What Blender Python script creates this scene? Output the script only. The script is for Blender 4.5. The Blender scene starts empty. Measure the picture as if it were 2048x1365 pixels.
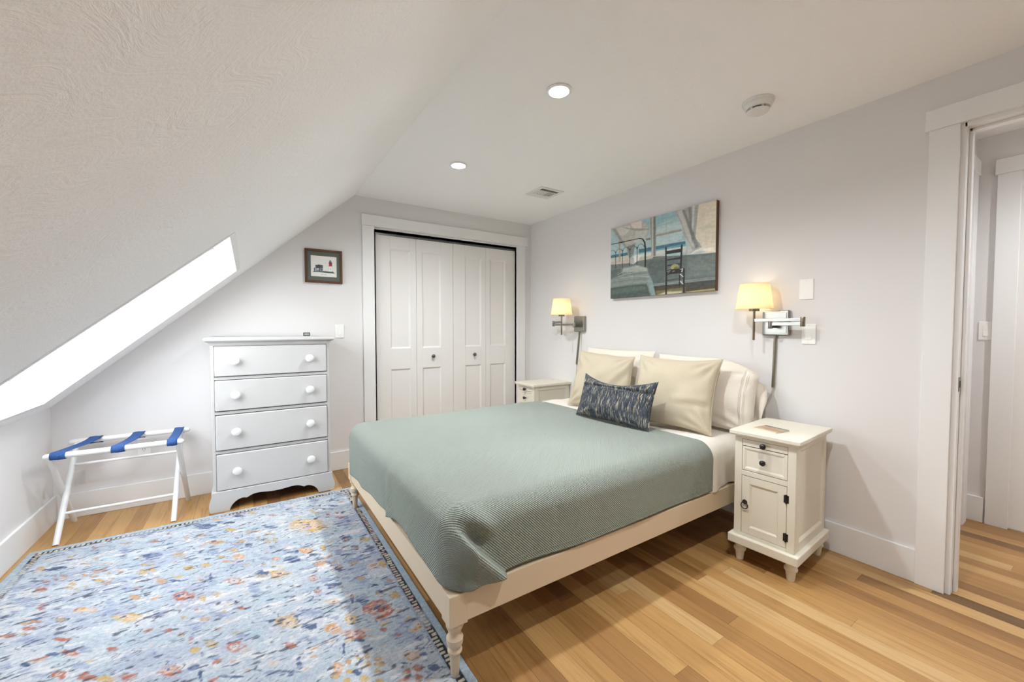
import bpy, bmesh, math, random
import numpy as np
from mathutils import Vector, Matrix
S = bpy.context.scene
COL = S.collection
PI = math.pi

# ---------------------------------------------------------------- camera, world, lights, exposure
cam_d = bpy.data.cameras.new('camera'); cam = bpy.data.objects.new('camera', cam_d); COL.objects.link(cam)
cam.location = (0, 0, 1.25); cam.rotation_euler = (PI/2 - .0335, 0, -.5796)
cam_d.sensor_fit = 'HORIZONTAL'; cam_d.sensor_width = 36; cam_d.lens = 806.94/2048*36
cam_d.clip_start = .02; cam_d.clip_end = 100
S.camera = cam
W = bpy.data.worlds.new('overcast_sky'); S.world = W; W.use_nodes = True
W.node_tree.nodes['Background'].inputs[0].default_value = (.91, .96, 1.0, 1)
W.node_tree.nodes['Background'].inputs[1].default_value = 2.35
S.view_settings.view_transform = 'Standard'; S.view_settings.look = 'None'
S.view_settings.exposure = 1.88; S.view_settings.gamma = 1.0; S.view_settings.use_curve_mapping = False
S.cycles.use_denoising = True
S.cycles.max_bounces = 8; S.cycles.diffuse_bounces = 7; S.cycles.glossy_bounces = 3; S.cycles.transmission_bounces = 4
S.cycles.use_adaptive_sampling = True; S.cycles.adaptive_threshold = .06; S.cycles.adaptive_min_samples = 20
S.cycles.sample_clamp_indirect = 8.0
LIGHT_DOWN = 37.0      # watts, recessed ceiling lamps
LIGHT_SCONCE = 3.4    # bulbs of the wall lamps

# room dimensions (metres): head wall, closet wall, knee wall, front wall, ceiling, knee height, slope start
XW, YB, XK, YF, H, HK, XS = 2.722, 3.773, -1.068, -1.05, 2.419, .737, .811

def portal(loc, rot, sx, sy):
    d = bpy.data.lights.new('daylight_portal', 'AREA'); d.shape = 'RECTANGLE'; d.size = sx; d.size_y = sy
    d.cycles.is_portal = True
    o = bpy.data.objects.new('daylight_portal', d); COL.objects.link(o); o.location = loc; o.rotation_euler = rot
    return o

# ---------------------------------------------------------------- helpers
def lin(r, g, b):
    f = lambda c: (c/255/12.92) if c/255 <= .04045 else ((c/255+.055)/1.055)**2.4
    return (f(r), f(g), f(b), 1)

class NT:
    def __init__(s, name):
        s.m = bpy.data.materials.new(name); s.m.use_nodes = True; s.t = s.m.node_tree
        s.b = s.t.nodes['Principled BSDF']
    def n(s, typ, **kw):
        x = s.t.nodes.new(typ)
        for k, v in kw.items(): setattr(x, k, v)
        return x
    def l(s, a, b): s.t.links.new(a, b)
    def val(s, node, i, v):
        if isinstance(v, bpy.types.NodeSocket): s.l(v, node.inputs[i])
        else: node.inputs[i].default_value = v
    def math(s, op, a, b=0.0):
        x = s.n('ShaderNodeMath', operation=op); s.val(x, 0, a); s.val(x, 1, b); return x.outputs[0]
    def mapped(s, src, scale):
        tc = s.n('ShaderNodeTexCoord'); mp = s.n('ShaderNodeMapping'); s.l(tc.outputs[src], mp.inputs[0])
        mp.inputs['Scale'].default_value = scale; return mp.outputs[0]
    def noise(s, vec, scale, detail=3, rough=.5, dist=0):
        x = s.n('ShaderNodeTexNoise')
        if vec is not None: s.l(vec, x.inputs['Vector'])
        x.inputs['Scale'].default_value = scale; x.inputs['Detail'].default_value = detail
        x.inputs['Roughness'].default_value = rough; x.inputs['Distortion'].default_value = dist
        return x.outputs[0]
    def ramp(s, fac, stops):
        x = s.n('ShaderNodeValToRGB'); s.l(fac, x.inputs[0]); e = x.color_ramp.elements
        e[0].position, e[0].color = stops[0]; e[1].position, e[1].color = stops[-1]
        for p, c in stops[1:-1]:
            q = e.new(p); q.color = c
        return x.outputs[0]
    def mix(s, fac, a, b, mode='MIX'):
        x = s.n('ShaderNodeMix', data_type='RGBA', blend_type=mode); s.val(x, 0, fac); s.val(x, 6, a); s.val(x, 7, b)
        return x.outputs[2]
    def bump(s, h, strength, dist):
        x = s.n('ShaderNodeBump'); s.l(h, x.inputs['Height']); x.inputs['Strength'].default_value = strength
        x.inputs['Distance'].default_value = dist; s.l(x.outputs[0], s.b.inputs['Normal'])

def plain(name, col, rough=.5, metal=0, bump=None, spec=None, vary=None):
    k = NT(name); k.b.inputs['Base Color'].default_value = col; k.b.inputs['Roughness'].default_value = rough
    k.b.inputs['Metallic'].default_value = metal
    if spec is not None: k.b.inputs['Specular IOR Level'].default_value = spec
    if vary:
        v = k.mapped('Object', (1, 1, 1)); f = k.noise(v, vary[0], 4, .6)
        c2 = tuple(c*vary[1] for c in col[:3]) + (1,)
        k.l(k.mix(f, col, c2), k.b.inputs['Base Color'])
    if bump:
        v = k.mapped('Object', (1, 1, 1)); k.bump(k.noise(v, bump[0], bump[3] if len(bump) > 3 else 3, .6), bump[1], bump[2])
    return k.m

M = {}
M['wall'] = plain('wall_paint', lin(223, 221, 220), .75)
M['trim'] = plain('trim_paint', lin(232, 232, 231), .35)
M['white'] = plain('white_paint', lin(195, 194, 193), .45)
M['rackwhite'] = plain('white_lacquer', lin(226, 226, 225), .35)
M['cream'] = plain('cream_paint', lin(222, 217, 201), .42)
M['bedpaint'] = plain('bed_paint', lin(211, 193, 166), .42)
M['door'] = plain('door_paint', lin(229, 227, 224), .42)
M['nickel'] = plain('brushed_nickel', lin(158, 156, 150), .30, 1, bump=(300, .03, .0005))
M['nickel_d'] = plain('satin_nickel', lin(150, 140, 124), .34, 1)
M['bronze'] = plain('dark_bronze', lin(38, 36, 36), .35, .3)
M['knobgrey'] = plain('grey_metal', lin(120, 120, 120), .3, .9)
M['plastic'] = plain('white_plastic', lin(238, 237, 234), .3)
M['plastic_w'] = plain('detector_plastic', lin(226, 226, 222), .4)
M['black'] = plain('black_plastic', lin(22, 22, 24), .4)
M['dark'] = plain('dark_void', lin(30, 28, 26), .8)
M['ventdark'] = plain('vent_throat', lin(120, 112, 104), .8)
M['walnut'] = plain('walnut_stain', lin(104, 62, 30), .4, vary=(60, .5))
M['mat'] = plain('mat_board', lin(96, 100, 92), .8)
M['slot'] = plain('outlet_slot', lin(40, 40, 42), .5)
M['lcd'] = plain('lcd_glass', lin(170, 186, 172), .2)
M['sheet'] = plain('cotton_sheet', lin(226, 220, 210), .85, bump=(14, .25, .012, 4))
M['pillowcase'] = plain('pillowcase_cotton', lin(226, 218, 205), .85, bump=(12, .3, .02, 4))
M['cordp'] = plain('clear_cord', lin(200, 196, 190), .35)
M['mattress'] = plain('mattress_fabric', lin(236, 234, 230), .9)
M['bookedge'] = plain('paper_edge', lin(236, 230, 218), .7)
M['sub'] = plain('subfloor_wood', lin(120, 88, 52), .8)

def textured_plaster(name, col, strength):
    k = NT(name); k.b.inputs['Base Color'].default_value = col; k.b.inputs['Roughness'].default_value = .8
    v = k.mapped('Object', (1, 1, 1))
    w = k.noise(v, 2.2, 2, .5)                       # bends the brush strokes
    ad = k.n('ShaderNodeVectorMath', operation='MULTIPLY_ADD')
    cmb = k.n('ShaderNodeCombineXYZ'); k.l(w, cmb.inputs[0]); k.l(w, cmb.inputs[1]); k.l(w, cmb.inputs[2])
    k.l(cmb.outputs[0], ad.inputs[0]); ad.inputs[1].default_value = (.9, .9, .9); k.l(v, ad.inputs[2])
    mp = k.n('ShaderNodeMapping'); k.l(ad.outputs[0], mp.inputs[0]); mp.inputs['Scale'].default_value = (10, 36, 10)
    mp.inputs['Rotation'].default_value = (.5, .4, .6)
    a = k.noise(mp.outputs[0], 1.6, 5, .62, .6)
    b = k.noise(v, 95, 3, .6)
    h = k.math('ADD', k.math('MULTIPLY', a, 1.0), k.math('MULTIPLY', b, .35))
    k.bump(h, strength, .011)
    return k.m
M['slope'] = textured_plaster('slope_plaster', lin(246, 246, 246), .32)
M['ceiling'] = textured_plaster('ceiling_plaster', lin(246, 246, 246), .22)

def oak():
    k = NT('oak_plank'); v = k.mapped('Object', (1, 1, 1))
    info = k.n('ShaderNodeObjectInfo'); rnd = info.outputs['Random']
    geo = k.n('ShaderNodeNewGeometry')
    off = k.n('ShaderNodeCombineXYZ'); k.l(k.math('MULTIPLY', rnd, 37), off.inputs[0]); k.l(k.math('MULTIPLY', rnd, 91), off.inputs[1])
    va = k.n('ShaderNodeVectorMath', operation='ADD'); k.l(geo.outputs['Position'], va.inputs[0]); k.l(off.outputs[0], va.inputs[1])
    mp = k.n('ShaderNodeMapping'); k.l(va.outputs[0], mp.inputs[0]); mp.inputs['Scale'].default_value = (16, 1.1, 1)
    g1 = k.noise(mp.outputs[0], 1.5, 3, .55, 1.4)
    mp2 = k.n('ShaderNodeMapping'); k.l(va.outputs[0], mp2.inputs[0]); mp2.inputs['Scale'].default_value = (150, 4, 1)
    g2 = k.noise(mp2.outputs[0], 1.2, 4, .7, .3)
    base = k.ramp(rnd, [(0, lin(108, 78, 46)), (.08, lin(138, 100, 58)), (.30, lin(162, 121, 72)), (.6, lin(176, 136, 84)), (.85, lin(183, 144, 92)), (1, lin(192, 158, 110))])
    c1 = k.ramp(g1, [(.28, (.76, .70, .62, 1)), (.48, (1, 1, 1, 1)), (.75, (1.08, 1.08, 1.08, 1))])
    c2 = k.ramp(g2, [(.30, (.74, .68, .60, 1)), (.48, (1, 1, 1, 1)), (.8, (1.04, 1.04, 1.03, 1))])
    c = k.mix(1.0, base, c1, 'MULTIPLY'); c = k.mix(.75, c, c2, 'MULTIPLY')
    k.l(c, k.b.inputs['Base Color']); k.b.inputs['Roughness'].default_value = .38
    k.bump(g2, .12, .0006)
    return k.m
M['oak'] = oak()

def attr_mat(name, rough, bump=None):
    k = NT(name); a = k.n('ShaderNodeAttribute'); a.attribute_name = 'Col'
    k.l(a.outputs['Color'], k.b.inputs['Base Color']); k.b.inputs['Roughness'].default_value = rough
    if bump:
        v = k.mapped('Object', (1, 1, 1)); k.bump(k.noise(v, bump[0], 2, .6), bump[1], bump[2])
    return k
M['rug'] = attr_mat('rug_pile', .95, (420, .9, .004)).m
M['rug'].node_tree.nodes['Principled BSDF'].inputs['Specular IOR Level'].default_value = .1
M['canvas'] = attr_mat('oil_on_canvas', .5, (500, .15, .0006)).m
M['print'] = attr_mat('printed_paper', .5).m

def blanket_mat():
    k = NT('sage_waffle_cotton'); tc = k.n('ShaderNodeTexCoord'); sx = k.n('ShaderNodeSeparateXYZ'); k.l(tc.outputs['UV'], sx.inputs[0])
    u = k.math('MULTIPLY', sx.outputs[0], 2*PI/.0105); v = k.math('MULTIPLY', sx.outputs[1], 2*PI/.0105)
    d1 = k.math('SINE', k.math('ADD', u, v)); d2 = k.math('SINE', k.math('SUBTRACT', u, v))
    h = k.math('ADD', k.math('MULTIPLY', d1, .7), k.math('MULTIPLY', d2, .35))
    f = k.math('ADD', k.math('MULTIPLY', h, .25), .5)
    k.l(k.mix(f, lin(125, 134, 125), lin(166, 174, 164)), k.b.inputs['Base Color'])
    k.b.inputs['Roughness'].default_value = .9; k.b.inputs['Specular IOR Level'].default_value = .15
    k.b.inputs['Sheen Weight'].default_value = .15
    k.bump(h, .8, .0032); return k.m
M['blanket'] = blanket_mat()

def linen_mat():
    k = NT('beige_linen'); v1 = k.mapped('UV', (900, 60, 1)); v2 = k.mapped('UV', (60, 900, 1))
    a = k.noise(v1, 1, 2); b = k.noise(v2, 1, 2); h = k.math('ADD', a, b)
    f = k.ramp(h, [(.35, (0, 0, 0, 1)), (.65, (1, 1, 1, 1))])
    k.l(k.mix(k.math('MULTIPLY', h, .5), lin(174, 162, 138), lin(208, 197, 176)), k.b.inputs['Base Color'])
    k.b.inputs['Roughness'].default_value = .9; k.b.inputs['Specular IOR Level'].default_value = .15
    k.bump(h, .2, .001); return k.m
M['linen'] = linen_mat()

def lumbar_mat():
    k = NT('blue_ikat_weave')
    a = k.noise(k.mapped('UV', (230, 13, 1)), 1, 3, .6); b = k.noise(k.mapped('UV', (190, 10, 1)), 1.3, 3, .6)
    c = k.noise(k.mapped('UV', (380, 30, 1)), 1, 2, .5); d = k.noise(k.mapped('UV', (5, 3, 1)), 1, 2)
    col = k.ramp(a, [(.30, lin(26, 28, 33)), (.45, lin(42, 47, 54)), (.56, lin(66, 82, 94)), (.70, lin(100, 114, 124))])
    col = k.mix(k.math('MULTIPLY', d, .5), col, lin(62, 62, 68))
    m1 = k.ramp(b, [(.57, (0, 0, 0, 1)), (.62, (1, 1, 1, 1))]); col = k.mix(m1, col, lin(206, 190, 160))
    m2 = k.ramp(c, [(.54, (0, 0, 0, 1)), (.62, (1, 1, 1, 1))]); col = k.mix(k.math('MULTIPLY', m2, .7), col, lin(28, 32, 40))
    k.l(col, k.b.inputs['Base Color']); k.b.inputs['Roughness'].default_value = .9
    k.bump(c, .5, .004); return k.m
M['lumbar'] = lumbar_mat()

def denim():
    k = NT('blue_denim'); v = k.mapped('Object', (1, 1, 1)); a = k.noise(v, 180, 3, .7)
    k.l(k.ramp(a, [(.3, lin(28, 58, 112)), (.7, lin(58, 98, 160))]), k.b.inputs['Base Color'])
    k.b.inputs['Roughness'].default_value = .9; k.bump(a, .3, .001); return k.m
M['denim'] = denim()

def emit(name, col, strength):
    k = NT(name); k.b.inputs['Base Color'].default_value = (1, 1, 1, 1)
    k.b.inputs['Emission Color'].default_value = col; k.b.inputs['Emission Strength'].default_value = strength; return k.m
M['lens'] = emit('led_lens', (1, .97, .92, 1), 14.0)
M['bulb'] = emit('lamp_bulb', (1, .80, .55, 1), LIGHT_SCONCE)

def shade_mat():
    k = NT('lamp_shade_fabric'); t = k.n('ShaderNodeBsdfTranslucent'); t.inputs[0].default_value = lin(252, 232, 192)
    d = k.n('ShaderNodeBsdfDiffuse'); d.inputs[0].default_value = lin(240, 226, 194)
    mx = k.n('ShaderNodeMixShader'); mx.inputs[0].default_value = .55
    k.l(d.outputs[0], mx.inputs[1]); k.l(t.outputs[0], mx.inputs[2])
    k.l(mx.outputs[0], k.t.nodes['Material Output'].inputs[0]); return k.m
M['shade'] = shade_mat()

def glass_mat():
    k = NT('skylight_glass'); t = k.n('ShaderNodeBsdfTransparent'); g = k.n('ShaderNodeBsdfGlossy'); g.inputs['Roughness'].default_value = .02
    mx = k.n('ShaderNodeMixShader'); mx.inputs[0].default_value = .06
    k.l(t.outputs[0], mx.inputs[1]); k.l(g.outputs[0], mx.inputs[2]); k.l(mx.outputs[0], k.t.nodes['Material Output'].inputs[0]); return k.m
M['glass'] = glass_mat()

class MB:
    """collects shapes; build() links them as one mesh object"""
    def __init__(s): s.v = []; s.f = []; s.uv = None
    def add(s, vs, fs):
        o = len(s.v); s.v += [tuple(v) for v in vs]; s.f += [tuple(i+o for i in f) for f in fs]; return s
    def box(s, x0, x1, y0, y1, z0, z1):
        x0, x1 = min(x0, x1), max(x0, x1); y0, y1 = min(y0, y1), max(y0, y1); z0, z1 = min(z0, z1), max(z0, z1)
        return s.add([(x0,y0,z0),(x1,y0,z0),(x1,y1,z0),(x0,y1,z0),(x0,y0,z1),(x1,y0,z1),(x1,y1,z1),(x0,y1,z1)],
                     [(0,3,2,1),(4,5,6,7),(0,1,5,4),(1,2,6,5),(2,3,7,6),(3,0,4,7)])
    def prism(s, poly, vec):
        n = len(poly); vec = Vector(vec)
        vs = [Vector(p) for p in poly] + [Vector(p)+vec for p in poly]
        return s.add(vs, [tuple(range(n-1, -1, -1)), tuple(range(n, 2*n))] + [(i, (i+1) % n, n+(i+1) % n, n+i) for i in range(n)])
    def lathe(s, prof, c=(0,0,0), axis='z', n=28, cap=True):
        vs = []; fs = []
        for r, h in prof:
            for i in range(n):
                a = 2*PI*i/n; x, y = r*math.cos(a), r*math.sin(a)
                p = {'z': (x, y, h), 'x': (h, x, y), 'y': (y, h, x)}[axis]
                vs.append((c[0]+p[0], c[1]+p[1], c[2]+p[2]))
        m = len(prof)
        for k in range(m-1):
            for i in range(n):
                fs.append((k*n+i, k*n+(i+1) % n, (k+1)*n+(i+1) % n, (k+1)*n+i))
        if cap:
            fs.append(tuple(range(n-1, -1, -1))); fs.append(tuple((m-1)*n+i for i in range(n)))
        return s.add(vs, fs)
    def tube(s, pts, r, n=12, cap=True, closed=False):
        pts = [Vector(p) for p in pts]; rs = r if isinstance(r, (list, tuple)) else [r]*len(pts)
        vs = []; fs = []; m = len(pts); ref = None
        for k, p in enumerate(pts):
            if closed: t = (pts[(k+1) % m]-pts[k-1]).normalized()
            else: t = (pts[min(k+1, m-1)]-pts[max(k-1, 0)]).normalized()
            if ref is None:
                ref = Vector((0,0,1)) if abs(t.z) < .9 else Vector((1,0,0))
            a = (ref - t*ref.dot(t)).normalized(); ref = a; b = t.cross(a)
            for i in range(n):
                q = 2*PI*i/n; vs.append(p + (a*math.cos(q)+b*math.sin(q))*rs[k])
        for k in range(m if closed else m-1):
            for i in range(n):
                k2 = (k+1) % m
                fs.append((k*n+i, k*n+(i+1) % n, k2*n+(i+1) % n, k2*n+i))
        if cap and not closed:
            fs.append(tuple(range(n-1, -1, -1))); fs.append(tuple((m-1)*n+i for i in range(n)))
        return s.add(vs, fs)
    def build(s, name, mat, parent=None, smooth=None, bevel=0, seg=2, loc=None, rot=None):
        me = bpy.data.meshes.new(name); me.from_pydata(s.v, [], s.f); me.update()
        bm = bmesh.new(); bm.from_mesh(me); bmesh.ops.recalc_face_normals(bm, faces=bm.faces); bm.to_mesh(me); bm.free()
        if s.uv is not None:
            ul = me.uv_layers.new(name='UVMap'); idx = np.empty(len(me.loops), np.int32); me.loops.foreach_get('vertex_index', idx)
            ul.data.foreach_set('uv', np.asarray(s.uv, np.float32)[idx].ravel())
        me.materials.append(mat)
        o = bpy.data.objects.new(name, me); COL.objects.link(o)
        if smooth is not None:
            me.shade_smooth()
            if smooth < 180: me.set_sharp_from_angle(angle=math.radians(smooth))
        if bevel:
            b = o.modifiers.new('bevel', 'BEVEL'); b.width = bevel; b.segments = seg; b.limit_method = 'ANGLE'; b.angle_limit = math.radians(40)
        if loc is not None: o.location = loc
        if rot is not None: o.rotation_euler = rot
        if parent is not None:
            o.parent = parent
        return o

def empty(name, loc=(0,0,0), rz=0):
    o = bpy.data.objects.new(name, None); COL.objects.link(o); o.location = loc; o.rotation_euler = (0, 0, rz); o.empty_display_size = .1
    return o
def tag(o, label=None, cat=None, group=None, kind=None):
    if label: o['label'] = label
    if cat: o['category'] = cat
    if group: o['group'] = group
    if kind: o['kind'] = kind
    return o
def struct(o, label, cat=None): return tag(o, label, cat, kind='structure')
def copy_tree(o, parent=None):
    c = o.copy(); COL.objects.link(c); c.parent = parent
    for ch in list(o.children): copy_tree(ch, c)
    return c
def bx(name, x0, x1, y0, y1, z0, z1, mat, parent=None, bevel=0):
    return MB().box(x0, x1, y0, y1, z0, z1).build(name, mat, parent, bevel=bevel)
def mbend(pts, n=8):
    """smooth Catmull-Rom polyline"""
    P = [Vector(p) for p in pts]; P = [P[0]*2-P[1]] + P + [P[-1]*2-P[-2]]; out = []
    for i in range(1, len(P)-2):
        for k in range(n):
            t = k/n; a, b, c, d = P[i-1], P[i], P[i+1], P[i+2]
            out.append(.5*((2*b)+(c-a)*t+(2*a-5*b+4*c-d)*t*t+(3*b-a-3*c+d)*t**3))
    out.append(P[-2]); return out
def vnoise(ny, nx, cy, cx, seed):
    r = np.random.RandomState(seed); gy, gx = int(ny/cy)+3, int(nx/cx)+3; g = r.rand(gy, gx)
    y = np.arange(ny)/cy; x = np.arange(nx)/cx; iy = y.astype(int); ix = x.astype(int)
    fy = y-iy; fx = x-ix; fy = fy*fy*(3-2*fy); fx = fx*fx*(3-2*fx); fy = fy[:, None]; fx = fx[None]
    a = g[np.ix_(iy, ix)]; b = g[np.ix_(iy, ix+1)]; c = g[np.ix_(iy+1, ix)]; d = g[np.ix_(iy+1, ix+1)]
    return (a*(1-fx)+b*fx)*(1-fy)+(c*(1-fx)+d*fx)*fy
def np_lin(a):
    a = np.asarray(a)/255.; return np.where(a <= .04045, a/12.92, ((a+.055)/1.055)**2.4)
def set_cols(me, rgb):
    c = me.color_attributes.new('Col', 'FLOAT_COLOR', 'POINT'); n = len(me.vertices)
    out = np.ones((n, 4), np.float32); out[:, :3] = rgb.reshape(-1, 3)[:n] if len(rgb.reshape(-1, 3)) >= n else rgb; c.data.foreach_set('color', out.ravel())
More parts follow.
